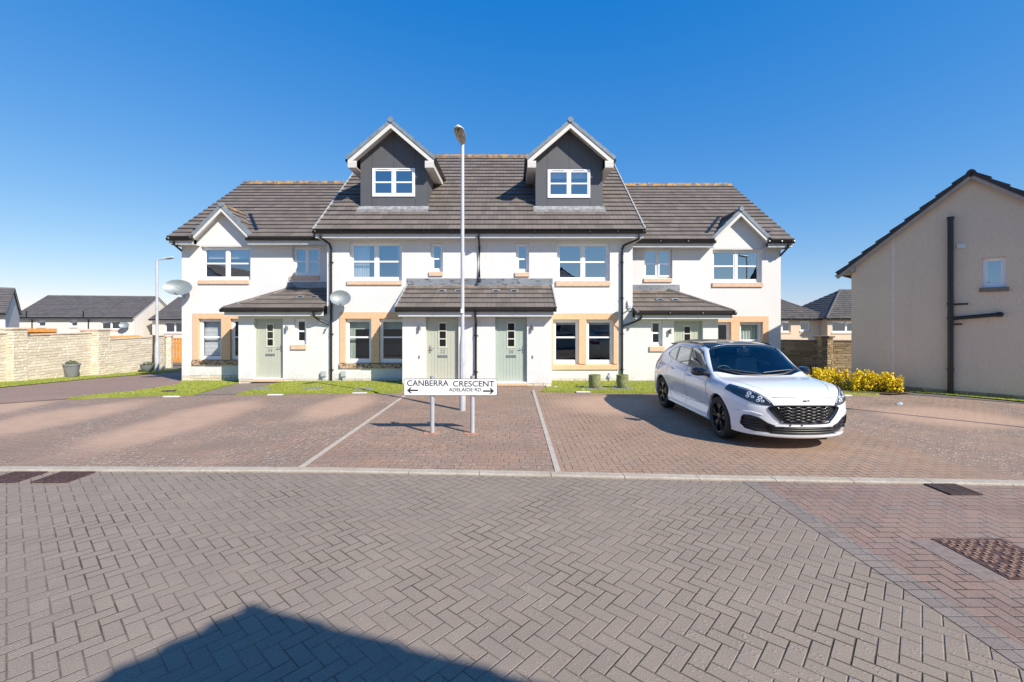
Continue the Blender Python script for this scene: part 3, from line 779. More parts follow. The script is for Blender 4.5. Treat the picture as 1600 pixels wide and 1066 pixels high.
def wall_lamp(parent, x, z, y):
    mb = MB(); mb.box(x-0.028, x+0.028, y-0.03, y, z-0.05, z+0.05); mb.lathe([(0.0, -0.09), (0.034, -0.09), (0.034, 0.09), (0.0, 0.09)], (x, y-0.075, z), 14)
    mb.box(x-0.012, x+0.012, y-0.05, y-0.03, z-0.02, z+0.02); return mb.build('wall_lamp', MT['number'], parent, smooth=True)

def verge_units(mb, p, q, y0, w=0.15, h=0.055, L=0.34):
    """lapped verge caps running up a gable edge from p to q (x,z); sits at y0..y0+w"""
    P, Q = Vector((p[0], 0, p[1])), Vector((q[0], 0, q[1])); d = (Q-P); n = max(2, round(d.length/L)); st = d.length/n; d.normalize()
    up = Vector((-d.z, 0, d.x)); up = up if up.z > 0 else -up
    for i in range(n):
        o = P+d*(st*i)+Vector((0, y0, 0)); k = 1 if True else 0
        A = o-up*0.05; B = o+d*(st*1.0)-up*0.05
        l, u_ = h+0.022, h
        vs = []
        for yy in (0, w): vs += [A+Vector((0, yy, 0)), B+Vector((0, yy, 0)), B+up*(u_+0.05)+Vector((0, yy, 0)), A+up*(l+0.05)+Vector((0, yy, 0))]
        mb.add(vs, [(0,1,2,3),(7,6,5,4),(0,4,5,1),(1,5,6,2),(2,6,7,3),(3,7,4,0)])

def chevron(mb, xc, ze, za, hl, hr, th, y0, y1, cut=0.0):
    """inverted-V slab: outer line from (xc-hl,ze) to (xc,za) to (xc+hr,ze), th thick (measured down)"""
    for s, h in ((-1, hl), (1, hr)):
        pts = [(xc, za), (xc+s*h, ze), (xc+s*h, ze-th), (xc, za-th)]
        vs = [(p[0], y0, p[1]) for p in pts]+[(p[0], y1, p[1]) for p in pts]
        fs = [(0,1,2,3),(7,6,5,4),(0,4,5,1),(1,5,6,2),(2,6,7,3),(3,7,4,0)]
        mb.add(vs, fs if s < 0 else [f[::-1] for f in fs])
# ------------------------------------------------------------------ the terrace
P0, P1, P2 = 14.35, 15.65, 17.0
XC = -1.10
def hole(px0, px1, py0, py1, Y): return (X(px0, Y), X(px1, Y), Z(py1, Y), Z(py0, Y))
def slit(mb, pts, w=0.008):
    pass

def main_roof(parent, x0, x1, ye, ze, yr, zr, n, yb, verge=None, mat='tile', cut=None):
    mb = MB(); slope(mb, (x0, ye, ze), (x1, ye, ze), (x0, yr, zr), (x1, yr, zr), n, jit=0.002, cut=cut)
    slope(mb, (x1, yb, ze), (x0, yb, ze), (x1, yr, zr), (x0, yr, zr), n)
    ridge_tiles(mb, (x0+0.001, yr, zr+0.06), (x1-0.001, yr, zr+0.06), 0.13)
    r = mb.build('roof', MT[mat], parent)
    if verge:
        v = MB()
        for xv in verge:
            N = 20; e = Vector((xv, ye, ze)); rr = Vector((xv, yr, zr)); d = (rr-e).normalized(); up = Vector((0, -d.z, d.y)); st = (rr-e).length/n
            for i in range(n):
                a = e+d*(i*st); obox(v, a-Vector((0.022, 0, 0))+up*0.0, d, Vector((1, 0, 0)), up, st*0.93, 0.044, 0.085)
        v.build('verge_clips', MT['verge_pale'], r)
    return r

def eaves(parent, x0, x1, y, ze, ywall, boxed=True, gut=True, gx=(0, 0)):
    mb = MB(); mb.box(x0, x1, y+0.055, y+0.077, ze-0.235, ze-0.035); mb.box(x0, x1, y+0.077, ywall+0.02, ze-0.235, ze-0.215)
    n = int((x1-x0)/0.55)
    for i in range(n+1):
        xx = x0+(x1-x0)*(i+0.5)/(n+1); mb.lathe([(0.009, 0), (0.009, -0.004)], (xx, y+0.055, ze-0.222), 8, 'y')
    f = mb.build('fascia', MT['fascia'], parent)
    if gut: gutter(parent, (x0-0.02+gx[0], y-0.008, ze-0.045), (x1+0.02+gx[1], y-0.008, ze-0.045))
    return f

def plinth(parent, x0, x1, y, z1, drop=0.45, zb=None):
    mb = MB(); zb = zb if zb is not None else min(ground_z(x0, y), ground_z(x1, y))-0.12
    stones(mb, (x0, y+0.02, 0), (1, 0, 0), x1-x0, zb, z1, (0, -1, 0), course=0.11, lmin=0.25, lmax=0.5, jit=0.008)
    b = mb.build('plinth', MT['stone'], parent)
    return b

def surround(parent, xs, z_sill0, z_sill1, z_head0, z_head1, y, dirty=False, clip=None):
    """cast stone surround: xs = outer left, w1 left, w1 right, w2 left, w2 right, outer right"""
    a, b, c, d, e, f = xs; mb = MB(); p = y-0.022; back = y+0.105
    mb.box(a, f, p, back, z_head0, z_head1)
    for (u, v) in ((a, b), (c, d), (e, f)): mb.box(u, v, p, back, z_sill1, z_head0-0.002)
    s = mb.build('window_surround', MT['stone_trim'], parent, bevel=0.006)
    m2 = MB(); zt = z_sill1-0.002
    for (u, v) in ((a-0.02, f+0.02),):
        m2.add([(u, p-0.02, z_sill0), (v, p-0.02, z_sill0), (v, back, z_sill0), (u, back, z_sill0), (u, p-0.02, zt-0.03), (v, p-0.02, zt-0.03), (v, back, zt), (u, back, zt)],
               [(0,3,2,1),(4,5,6,7),(0,1,5,4),(1,2,6,5),(2,3,7,6),(3,0,4,7)])
    m2.build('surround_sill', MT['sill_dirty' if dirty else 'stone_trim'], s, bevel=0.004)
    return s

def gable_prism(mb, x0, x1, y0, y1, zb, ze, yr, zr):
    mb.prism([(y0, zb), (y1, zb), (y1, ze), (yr, zr), (y0, ze)], x0, x1, 'x')

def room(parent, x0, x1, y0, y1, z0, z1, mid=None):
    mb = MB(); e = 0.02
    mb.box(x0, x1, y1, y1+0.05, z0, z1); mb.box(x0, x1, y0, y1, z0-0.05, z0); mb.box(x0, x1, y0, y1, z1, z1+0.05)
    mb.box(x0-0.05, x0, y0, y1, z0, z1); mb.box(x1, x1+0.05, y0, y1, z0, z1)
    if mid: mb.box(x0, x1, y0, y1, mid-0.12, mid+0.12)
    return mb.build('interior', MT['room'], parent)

def dormer(parent, px0, px1, pxa, wpx, vx=1):
    Y = 16.5; x0, x1 = X(px0, Y), X(px1, Y); xc = (x0+x1)/2; zb = 5.86
    zapx, ze = 9.02, 7.72; hw = 1.53; k = (zapx-ze)/hw; th = 0.10
    def zin(x): return zapx-th-abs(x-xc)*k-0.01
    W = hole(*wpx, Y); mb = MB(); zt = zin(x0)
    panel(mb, x0, x1, zb, zt, Y, [W], thick=0.2)
    mb.add([(x0, Y, zt), (x1, Y, zt), (xc, Y, zin(xc))], [(0, 1, 2)])
    for (a, b) in ((x0, x0+0.06), (x1-0.06, x1)): mb.prism([(Y+0.001, zb), (Y+3.6, zb), (Y+3.6, zt), (Y+0.001, zt)], a, b, 'x')
    d = mb.build('dormer', MT['clad'], parent)
    j = MB(); w = 0.006
    for xx in (W[0]-0.01, W[1]+0.01):
        j.box(xx-w, xx+w, Y-0.003, Y, W[3]+0.003, zin(xx)-0.02); j.box(xx-w, xx+w, Y-0.003, Y, zb, W[2]-0.06)
    j.box(xc-w, xc+w, Y-0.003, Y, W[3]+0.003, zin(xc)-0.02)
    for s in (x0, x1):
        sg = -1 if s == x0 else 1
        for yy in (0.25, 1.1): j.box(s, s+sg*0.003, Y+yy, Y+yy+0.012, zb, zt-0.1)
    j.build('cladding_joint', MT['clad_joint'], d)
    # roof: tiled slopes, bargeboards, boxed eaves
    yf, yb = Y-0.42, 20.4
    r = MB()
    for s in (-1, 1):
        e0, e1 = (xc+s*hw, yf+0.10, ze), (xc+s*hw, yb, ze); r0, r1 = (xc, yf+0.10, zapx), (xc, yb, zapx)
        slope(r, e0, e1, r0, r1, 6, t=0.035, base=0.02)
    ridge_tiles(r, (xc, yf+0.02, zapx+0.05), (xc, yb, zapx+0.05), 0.12)
    rf = r.build('dormer_roof', MT['tile'], d)
    v = MB(); verge_units(v, (xc-hw-0.03, ze-0.02), (xc, zapx), yf-0.02); verge_units(v, (xc+hw+0.03, ze-0.02), (xc, zapx), yf-0.02)
    v.lathe([(0.0, -0.05), (0.105, -0.05), (0.105, 0.10), (0, 0.10)], (xc, yf, zapx+0.045), 6, 'y')
    v.build('dormer_verge', MT['verge'], d)
    b = MB(); ol = hw-0.01
    chevron(b, xc, ze-0.07-0.01*k, zapx-0.07, ol, ol, 0.17, yf, yf+0.022)
    chevron(b, xc, ze-0.12, zapx-0.12, ol, ol, 0.022, yf+0.022, Y-0.001)      # soffit under the overhang
    for s in (-1, 1):
        a, c = xc+s*(x1-xc+0.001), xc+s*(hw-0.01)
        lo = ze-0.34
        b.box(a, c, yf-0.002, yf+0.020, lo, ze-0.10); b.box(a, c, yf+0.020, 19.4, lo, lo+0.02); b.box(c-s*0.02, c, yf+0.020, 19.4, lo+0.02, ze-0.05)
        for i in range(3): b.box(a, c, yf-0.006, yf-0.002, lo+0.03+i*0.055, lo+0.06+i*0.055)
    b.build('bargeboard', MT['cream_board'], d)
    gt = MB()
    for s in (-1, 1): gt.tube([(xc+s*(hw+0.045), yf+0.05, ze-0.07), (xc+s*(hw+0.045), 18.9, ze-0.07)], 0.055, 10)
    gt.build('dormer_gutter', MT['black'], d)
    window(parent, *W, Y, 2, rev=-0.03, bar=0.5, chunky=0.95, cloth=[('curtain', W[0]+0.06, W[1]-0.06, W[2]+0.75, W[3]-0.05, 'curtain')] if vx < 0 else None)
    bb = MB(); bb.box(W[0]-0.1, W[1]+0.1, Y+0.9, Y+0.95, W[2]-0.2, W[3]+0.2); bb.build('dormer_room', MT['room'], d)
    # lead apron below
    l = MB(); ym = 15.22; kk = (9.42-4.98)/(20.7-15.22)
    def zr(y): return 4.98+(y-ym)*kk
    for xx, wd, o in ((x0-0.08, x1-x0+0.16, 0.085),):
        y0_, y1_ = Y-0.24, Y-0.002
        l.add([(xx, y0_, zr(y0_)+o), (xx+wd, y0_, zr(y0_)+o), (xx+wd, y1_, zr(y1_)+o+0.02), (xx, y1_, zr(y1_)+o+0.02), (xx, y0_, zr(y0_)+0.02), (xx+wd, y0_, zr(y0_)+0.02)], [(0,1,2,3),(4,5,1,0)])
    l.build('lead_apron', MT['apron'], d)
    return d

def gablet(parent, pxa, pya, pxl, pxr, pye, dz=0):
    yf = 16.72; xc = X(pxa, yf); za = Z(pya, yf)-0.06; ze = Z(pye, yf)-0.02; hl = xc-X(pxl, yf); hr = X(pxr, yf)-xc; h = (hl+hr)/2
    k = (za-ze)/h; yb = 18.9; mb = MB()
    zt = 4.77+dz
    def zi(x): return za-0.10-abs(x-xc)*k
    xl, xr = xc-(za-0.10-zt)/k, xc+(za-0.10-zt)/k
    xl2, xr2 = max(xl, xc-h), min(xr, xc+h)
    mb.add([(xl2, P2, zt), (xr2, P2, zt), (xr2, P2, zi(xr2)), (xc, P2, zi(xc)), (xl2, P2, zi(xl2))], [(0, 1, 2, 3, 4)])
    g = mb.build('gablet', MT['white'], parent)
    r = MB()
    for s in (-1, 1):
        slope(r, (xc+s*h, yf+0.08, ze), (xc+s*h, yb, ze), (xc, yf+0.08, za), (xc, yb, za), 4, t=0.035, base=0.02)
    ridge_tiles(r, (xc, yf+0.02, za+0.05), (xc, yb, za+0.05), 0.11); r.build('gablet_roof', MT['tile'], g)
    v = MB(); verge_units(v, (xc-h, ze-0.01), (xc, za), yf-0.02, w=0.13); verge_units(v, (xc+h, ze-0.01), (xc, za), yf-0.02, w=0.13)
    v.lathe([(0.0, -0.05), (0.095, -0.05), (0.095, 0.10), (0, 0.10)], (xc, yf, za+0.04), 6, 'y'); v.build('gablet_verge', MT['verge'], g)
    b = MB(); chevron(b, xc, ze-0.055, za-0.055, h-0.01, h-0.01, 0.155, yf, yf+0.022); chevron(b, xc, ze-0.10, za-0.10, h-0.01, h-0.01, 0.02, yf+0.022, P2-0.001)
    b.build('gablet_bargeboard', MT['cream_board'], g)
    l = MB(); kk = (8.42-4.99)/(21.35-16.57)
    def zr(y): return 4.99+dz+(y-16.57)*kk
    for s in (-1, 1):
        a, bq = Vector((xc+s*(h+0.02), 16.95, zr(16.95)+0.10)), Vector((xc+s*0.10, (za-4.99-dz)/kk+16.57, za+0.08))
        l.add([a, a+Vector((s*0.13, 0, 0.0)), bq+Vector((s*0.13, 0, 0.02)), bq], [(0, 1, 2, 3)])
    l.build('valley_lead', MT['black'], g)
    return g

def wing_house(name, label, side, dz):
    """side -1: number 24 on the left; +1: number 18 on the right"""
    s = side; L = s < 0
    xo = X(284, P2) if L else X(1220, P2)               # outer end wall
    xi = X(511, P1) if L else X(988.5, P1)              # party corner with the taller houses
    xp = X(372.5, P1) if L else X(1122, P1)             # porch outer wall
    cx = (xo+xi)/2
    root = thing(name, label, 'house', (cx, P2, ground_z(cx, P2)))
    W1 = hole(313.5, 391.3, 385.5, 437.5, P2) if L else hole(1113.6, 1190.5, 390, 441.5, P2)
    W2 = hole(457, 499, 385.5, 431, P2) if L else hole(1007, 1050.6, 388.5, 435, P2)
    G = None
    if L: gx = [301.3, 310.3, 346.0, 360.0, 395.0, 404.0]; gy = (489.7, 498.3, 562.3, 570.8)
    else: gx = [1098.5, 1107.5, 1142.0, 1155.6, 1191.5, 1200.6]; gy = (494.0, 503.5, 567, 575.5)
    GX = [X(p, P2) for p in gx]; zh1, zh0, zs1, zs0 = [Z(p, P2) for p in gy]
    a, b = (xo, xi) if L else (xi, xo)
    wb = -0.07+dz if L else -0.03+dz
    mb = MB(); ztop = 4.775+dz
    big = (GX[0]+0.01, GX[5]-0.01, zs0+0.02, zh1-0.02)
    panel(mb, a, b, wb, ztop, P2, [W1, W2, big])
    g0, g1 = (xo+0.0, xo+0.28) if L else (xo-0.28, xo)
    gable_prism(mb, g0, g1, P2+0.001, 25.7, wb-0.4, 4.95+dz, 21.35, 8.38+dz)
    mb.box(a, b, 25.45, 25.70, wb-0.4, 4.9+dz)
    # porch walls (flush with the front of the taller houses)
    pa, pb = (xp, xi) if L else (xi, xp)
    D = (X(396.5, P1), X(442, P1), 0, 0) if L else (X(1053, P1), X(1098.5, P1), 0, 0)
    dz0 = Z(592.6, P1) if L else Z(597, P1)+0.02
    SW = hole(459.5, 478.4, 498, 538.3, P1) if L else hole(1017, 1035.5, 501, 541, P1)
    ph = 2.20+dz
    panel(mb, pa, pb, -0.04+dz, ph, P1, [(D[0], D[1], -0.04+dz, dz0+2.08), SW])
    q0, q1 = (xp, xp+0.2) if L else (xp-0.2, xp)
    mb.box(q0, q1, P1+0.001, P2-0.001, -0.04+dz, ph)
    w = mb.build('wall', MT['white'], root)
    # plinths
    plinth(root, a, xp if L else b, P2, wb) if L else plinth(root, xp, b, P2, wb)
    plinth(root, pa, pb, P1, -0.04+dz)
    pm = MB(); stones(pm, (xo-s*0.02, P2, 0), (0, 1, 0), 8.6, wb-0.45, wb, (s, 0, 0), jit=0.008, lmin=.25); pm.build('plinth', MT['stone'], root)
    # roof
    xe = X(262, 16.6) if L else X(1240, 16.6)
    rx0, rx1 = (xe, xi-0.01) if L else (xi+0.01, xe)
    gp_ = (345.5, 319, 298.5, 391.5, 367.5) if L else (1158.3, 326, 1112.3, 1204.3, 372.5)
    yf_ = 16.72; gc = X(gp_[0], yf_); gza = Z(gp_[1], yf_)-0.06; gze = Z(gp_[4], yf_)-0.02; gh = (X(gp_[3], yf_)-X(gp_[2], yf_))/2; gk = (gza-gze)/gh
    def gcut(f):
        zc = 4.99+dz+(8.42-4.99)*f+0.05; w_ = min(gh-0.03, (gza+0.04-zc)/gk)
        return (gc-w_, gc+w_) if w_ > 0 else None
    main_roof(root, rx0, rx1, 16.57, 4.99+dz, 21.35, 8.42+dz, 17, 26.13, cut=gcut)
    if L: e1, e2 = (xe+0.03, X(301, 16.6)), (X(386, 16.6), xi-0.25)
    else: e1, e2 = (X(1201, 16.6), xe-0.03), (xi+0.25, X(1117, 16.6))
    for (u, v) in (e1, e2): eaves(root, u, v, 16.57, 4.99+dz, P2)
    if L: gablet(root, 345.5, 319, 298.5, 391.5, 367.5, dz)
    else: gablet(root, 1158.3, 326, 1112.3, 1204.3, 372.5, dz)
    gab = MB(); ex = xe+(0.02 if L else -0.02)
    # eaves return box on the outer gable
    ia, ib = (xe+0.03, xo) if L else (xo, xe-0.03)
    gab.box(ia, ib, 16.64, 17.3, 4.755+dz, 4.93+dz); gab.build('eaves_box', MT['fascia'], root)
    bb = MB()
    d = Vector((0, 21.35-16.7, 8.42-5.08)).normalized(); up = Vector((0, -d.z, d.y)); xb = xe+0.03 if L else xe-0.055
    obox(bb, Vector((xb, 16.62, 4.86+dz)), d, (1, 0, 0), up, 5.8, 0.025, 0.15); bb.build('gable_bargeboard', MT['cream_board'], root)
    # windows
    sl = (311, 390, 438.3, 444) if L else (1112.5, 1191.5, 442.5, 448.5)
    sm = hole(*sl, P2); window(root, *W1, P2, 2, rev=0.13, sill=(sm[0], sm[1], sm[2], W1[2]+0.0), bar=0.5, skew=0 if L else 0.055,
            cloth=[('blind', W1[0]+.1, W1[1]-.1, W1[3]-.42, W1[3]-.1, 'curtain')] if L else None)
    sl = (453, 498.7, 432.7, 437.8) if L else (1005.5, 1050, 435.5, 441)
    sm = hole(*sl, P2); window(root, *W2, P2, 2, rev=0.13, sill=(sm[0], sm[1], sm[2], W2[2]), bar=0.5, chunky=0.9, ajar=not L)
    sl = (455, 479, 540.2, 546) if L else (1014.5, 1038, 542.5, 549)
    sm = hole(*sl, P1); window(root, *SW, P1, 1, rev=0.10, sill=(sm[0], sm[1], sm[2], SW[2]), bar=0.5, chunky=0.95, glass=MT['glass_low'])
    surround(root, GX, zs0, zs1, zh0, zh1, P2, dirty=L)
    for k in (1, 3):
        window(root, GX[k], GX[k+1], zs1-0.0, zh0-0.002, P2, 1, rev=0.10, bar=0.55, glass=MT['glass_low'],
               cloth=[('blind', GX[k]+.05, GX[k+1]-.05, zs1+0.15, zh0-.05, 'curtain')] if (L and k == 1) else [('curtain', GX[k]+.05, GX[k+1]-.05, zs1+0.1, zh0-.1, 'curtain_green')] if not L and k == 3 else None)
    # door
    door(root, D[0]+0.001, D[1]-0.001, dz0, dz0+2.079, P1, '24' if L else '', 'R', 'door')
    wall_lamp(root, X(449, P1) if L else X(1046.5, P1), Z(513, P1) if L else Z(518, P1), P1)
    # porch roof: one long slope and one hip
    ye, ze, yt, zt = 15.33, 2.35+dz, P2, 3.17+dz
    xh = X(345, 15.3) if L else X(1149, 15.3); run = yt-ye
    r = MB()
    if L: slope(r, (xh, ye, ze), (xi+0.0, ye, ze), (xh+run, yt, zt), (xi+0.0, yt, zt), 5, t=0.04); slope(r, (xh, yt, ze), (xh, ye, ze), (xh+run-0.03, yt, zt), (xh+run-0.03, yt-0.02, zt), 5, t=0.04)
    else: slope(r, (xi, ye, ze), (xh, ye, ze), (xi, yt, zt), (xh-run, yt, zt), 5, t=0.04); slope(r, (xh, ye, ze), (xh, yt, ze), (xh-run+0.03, yt-0.02, zt), (xh-run+0.03, yt, zt), 5, t=0.04)
    ridge_tiles(r, (xh+(-s)*0.04, ye+0.04, ze+0.09), (xh-s*run, yt-0.03, zt+0.09), 0.075, L=0.42, hgt=0.3)
    pr = r.build('porch_roof', MT['tile'], root)
    for vx in ((0.75, 1.25) if L else (0.95, 1.5)):
        v = MB(); xx = xi-vx if L else xi+vx; dd = Vector((0, run, zt-ze)).normalized(); up = Vector((0, -dd.z, dd.y)); o_ = Vector((xx, ye, ze))+dd*0.80+up*0.066
        obox(v, o_, (1, 0, 0), dd, up, 0.26, 0.2, 0.022); o2 = o_+up*0.022+dd*0.03+Vector((0.05, 0, 0))
        vv = v.build('roof_vent', MT['lead'], pr); v2 = MB(); obox(v2, o2, (1, 0, 0), dd, up, 0.15, 0.07, 0.012); v2.build('vent_slot', MT['dark'], pr)
    mm = MB(); fa, fb = (xh+0.06, xi-0.02) if L else (xi+0.02, xh-0.06)
    mm.box(fa, fb, ye+0.055, ye+0.077, ze-0.225, ze-0.035); mm.box(fa, fb, ye+0.077, P1+0.01, ze-0.225, ze-0.205)
    xs_ = fa if L else fb
    mm.box(xs_, xs_+s*-0.022, ye+0.077, yt, ze-0.225, ze-0.035); mm.box(xs_-s*0.022, xp, P1, yt, ze-0.225, ze-0.205)
    mm.build('porch_fascia', MT['fascia'], pr)
    gutter(pr, (xh-(0.03 if L else -0.0)+(0 if L else 0), ye-0.005, ze-0.035), (xi-0.02, ye-0.005, ze-0.035)) if L else gutter(pr, (xi+0.03, ye-0.005, ze-0.035), (xh+0.03, ye-0.005, ze-0.035))
    gutter(pr, (xh+s*0.0, yt-0.02, ze-0.035), (xh+s*0.0, ye-0.03, ze-0.035))
    fl = MB(); fx0, fx1 = (X(449, P2), X(514, P2)) if L else (X(987, P2), X(1062, P2))
    fl.box(fx0, fx1, P2-0.012, P2, zt-0.02, zt+0.24)
    fl.build('lead_flashing', MT['lead'], root)
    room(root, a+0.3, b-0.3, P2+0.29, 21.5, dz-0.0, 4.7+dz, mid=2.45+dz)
    return root, xe, xi

n24, xe24, xi24 = wing_house('terraced_house', 'white end terraced house number 24 with sage door and hipped porch on the left', -1, 0.0)
n18, xe18, xi18 = wing_house('terraced_house', 'white end terraced house right of the tall pair, partly hidden behind the car', 1, -0.10)

def tall_house(label, side):
    L = side < 0; s = side
    xo = xi24 if L else xi18; a, b = (xo, XC) if L else (XC, xo); cx = (a+b)/2
    root = thing('terraced_house', label, 'house', (cx, P1, ground_z(cx, P1)))
    W1 = hole(545.5, 628.0, 378.5, 438.5, P1) if L else hole(870.3, 953, 379.3, 439, P1)
    W2 = hole(672.5, 692.0, 379.5, 424.7, P1) if L else hole(806.3, 826.8, 379.5, 425.5, P1)
    if L: gx = [531.0, 539.4, 580.2, 592.6, 633.2, 641.6]; gy = (487.8, 498.2, 567.3, 575.6)
    else: gx = [859.7, 864.2, 904.8, 916.2, 958.7, 965.3]; gy = (489.6, 499.4, 569.0, 577.6)
    GX = [X(p, P1) for p in gx]; zh1, zh0, zs1, zs0 = [Z(p, P1) for p in gy]
    mb = MB(); wb = -0.03; big = (GX[0]+0.01, GX[5]-0.01, zs0+0.02, zh1-0.02)
    panel(mb, a, b, wb, 4.80, P1, [W1, W2, big])
    g0, g1 = (xo, xo+0.28) if L else (xo-0.28, xo)
    gable_prism(mb, g0, g1, P1+0.001, 25.7, wb-0.3, 4.9, 20.7, 9.36)
    mb.box(a, b, 25.45, 25.70, wb-0.4, 4.9)
    xp = X(628.7, P0) if L else X(862, P0); pa, pb = (xp, XC) if L else (XC, xp)
    D = (X(665, P0), X(716.5, P0)) if L else (X(773.6, P0), X(823.5, P0)); dz0 = Z(598.4, P0)
    panel(mb, pa, pb, dz0-0.01, 2.15, P0, [(D[0], D[1], dz0-0.01, dz0+2.08)])
    q0, q1 = (xp, xp+0.2) if L else (xp-0.2, xp)
    mb.box(q0, q1, P0+0.001, P1-0.001, dz0-0.01, 2.15)
    mb.build('wall', MT['white'], root)
    plinth(root, *( (a, xp) if L else (xp, b)), P1, wb, zb=-0.32)
    plinth(root, pa, pb, P0, dz0-0.01, zb=-0.25)
    xe = X(490.5, 15.25) if L else X(1007.5, 15.25)
    main_roof(root, *((xe, XC) if L else (XC, xe)), 15.22, 4.98, 20.7, 9.42, 20, 26.18, verge=[xe])
    eaves(root, *((xe+0.22, XC) if L else (XC, xe-0.22)), 15.22, 4.98, P1, gx=(-0.22 if L else 0, 0 if L else 0.22))
    eb = MB(); fa, fb = (xe+0.04, xe+0.22) if L else (xe-0.22, xe-0.04)
    eb.box(fa, fb, 15.275, 16.9, 4.745, 4.945); eb.build('eaves_box', MT['fascia'], root)
    bb = MB(); d = Vector((0, 20.7-15.3, 9.42-5.0)).normalized(); up = Vector((0, -d.z, d.y)); xb = xe+0.03 if L else xe-0.055
    obox(bb, Vector((xb, 15.30, 4.86)), d, (1, 0, 0), up, 6.9, 0.025, 0.15); bb.build('gable_bargeboard', MT['cream_board'], root)
    if L: dormer(root, 563.3, 667.3, 615, (582, 648.5, 263.3, 307.5))
    else: dormer(root, 836.8, 941.6, 893, (855.6, 922, 265.3, 309.5), vx=-1)
    sl = (542.6, 628.3, 439.2, 445.2) if L else (868.3, 953.5, 440.0, 447.2)
    sm = hole(*sl, P1)
    if L: cl = [('curtain', W1[0]+.05, W1[0]+0.62, W1[2]+.1, W1[3]-.05, 'curtain'), ('curtain', W1[1]-.22, W1[1]-0.03, W1[2]+.1, W1[3]-.05, 'curtain')]
    else: cl = None
    window(root, *W1, P1, 2, rev=0.13, sill=(sm[0], sm[1], sm[2], W1[2]), bar=0.5, cloth=cl)
    sl = (670.5, 692.2, 425.6, 431.4) if L else (804.5, 827, 426.5, 432.4); sm = hole(*sl, P1)
    window(root, *W2, P1, 1, rev=0.13, sill=(sm[0], sm[1], sm[2], W2[2]), bar=0.45, chunky=0.95)
    surround(root, GX, zs0, zs1, zh0, zh1, P1, dirty=L)
    for k in (1, 3):
        u, v = GX[k], GX[k+1]
        cl = [('curtain', u+.04, u+.27, zs1+.1, zh0-.08, 'curtain_green'), ('blind', u+.04, v-.04, zh0-.36, zh0-.05, 'curtain_green')] if L else [('blind', u+.04, v-.04, zh0-.18, zh0-.05, 'curtain')]
        if L and k == 3: cl = cl[1:]
        window(root, u, v, zs1, zh0-0.002, P1, 1, rev=0.10, bar=0.60 if not L else 0.58, glass=MT['glass_low'], cloth=cl)
    door(root, D[0]+0.001, D[1]-0.001, dz0, dz0+2.079, P0, '22' if L else '20', 'L' if L else 'R', 'door' if L else 'door_mint')
    wall_lamp(root, X(656.3, P0) if L else X(832, P0), Z(512, P0), P0)
    bl = MB(); bx = X(655, P0) if L else X(832, P0); bl.box(bx-0.02, bx+0.02, P0-0.015, P0, 0.82-0.045, 0.82+0.045); bl.build('doorbell', MT['number'], root)
    # porch roof
    ye, ze, yt, zt = 14.02, 2.33, P1, 3.15
    xv = X(617.5, ye) if L else X(869.5, ye)
    r = MB(); slope(r, *(((xv, ye, ze), (XC, ye, ze), (xv, yt, zt), (XC, yt, zt)) if L else ((XC, ye, ze), (xv, ye, ze), (XC, yt, zt), (xv, yt, zt))), 5, t=0.04)
    pr = r.build('porch_roof', MT['tile'], root)
    dd = Vector((0, yt-ye, zt-ze)).normalized(); up = Vector((0, -dd.z, dd.y))
    for px in ((690, 716) if L else (775, 804)):
        v = MB(); xx = X(px, 15.0)-0.13; o_ = Vector((xx, ye, ze))+dd*1.16+up*0.062
        obox(v, o_, (1, 0, 0), dd, up, 0.26, 0.2, 0.022); v.build('roof_vent', MT['lead'], pr)
        v2 = MB(); obox(v2, o_+up*0.022+dd*0.03+Vector((0.05, 0, 0)), (1, 0, 0), dd, up, 0.15, 0.07, 0.012); v2.build('vent_slot', MT['dark'], pr)
    mm = MB(); fa, fb = (xv+0.08, XC) if L else (XC, xv-0.08)
    mm.box(fa, fb, ye+0.055, ye+0.077, ze-0.235, ze-0.035); mm.box(fa, fb, ye+0.077, P0+0.01, ze-0.235, ze-0.215)
    # closed verge end: triangle board
    xx = fa if L else fb-0.02
    mm.prism([(ye+0.078, ze-0.235), (P1, ze-0.235), (P1, zt-0.07), (ye+0.078, ze-0.07)], xx, xx+0.02, 'x')
    i0, i1 = (fa+0.021, xp) if L else (xp, fb-0.021)
    mm.box(i0, i1, P0, P1, ze-0.235, ze-0.215)
    mm.build('porch_fascia', MT['fascia'], pr)
    gutter(pr, *(((xv+0.0, ye-0.005, ze-0.035), (XC-0.001, ye-0.005, ze-0.035)) if L else ((XC+0.001, ye-0.005, ze-0.035), (xv, ye-0.005, ze-0.035))))
    if True:
        vg = MB(); xg = xv-0.0
        n = 5; st = Vector((0, yt-ye, zt-ze)).length/n
        for i in range(n): obox(vg, Vector((xg-0.02, ye, ze))+dd*(i*st)+up*0.0, dd, (1, 0, 0), up, st*0.95, 0.04, 0.082)
        vg.build('porch_verge', MT['verge_pale'], pr)
    fl = MB(); fx = X(635.5, P1) if L else X(863.5, P1)
    fl.box(*((fx, XC) if L else (XC, fx)), P1-0.012, P1, zt-0.02, zt+0.27); fl.build('lead_flashing', MT['lead'], root)
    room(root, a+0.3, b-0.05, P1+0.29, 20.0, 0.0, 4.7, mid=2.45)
    return root

n22 = tall_house('tall white middle house number 22 with sage green door and charcoal dormer', -1)
n20 = tall_house('tall white middle house number 20 with mint green door and charcoal dormer', 1)

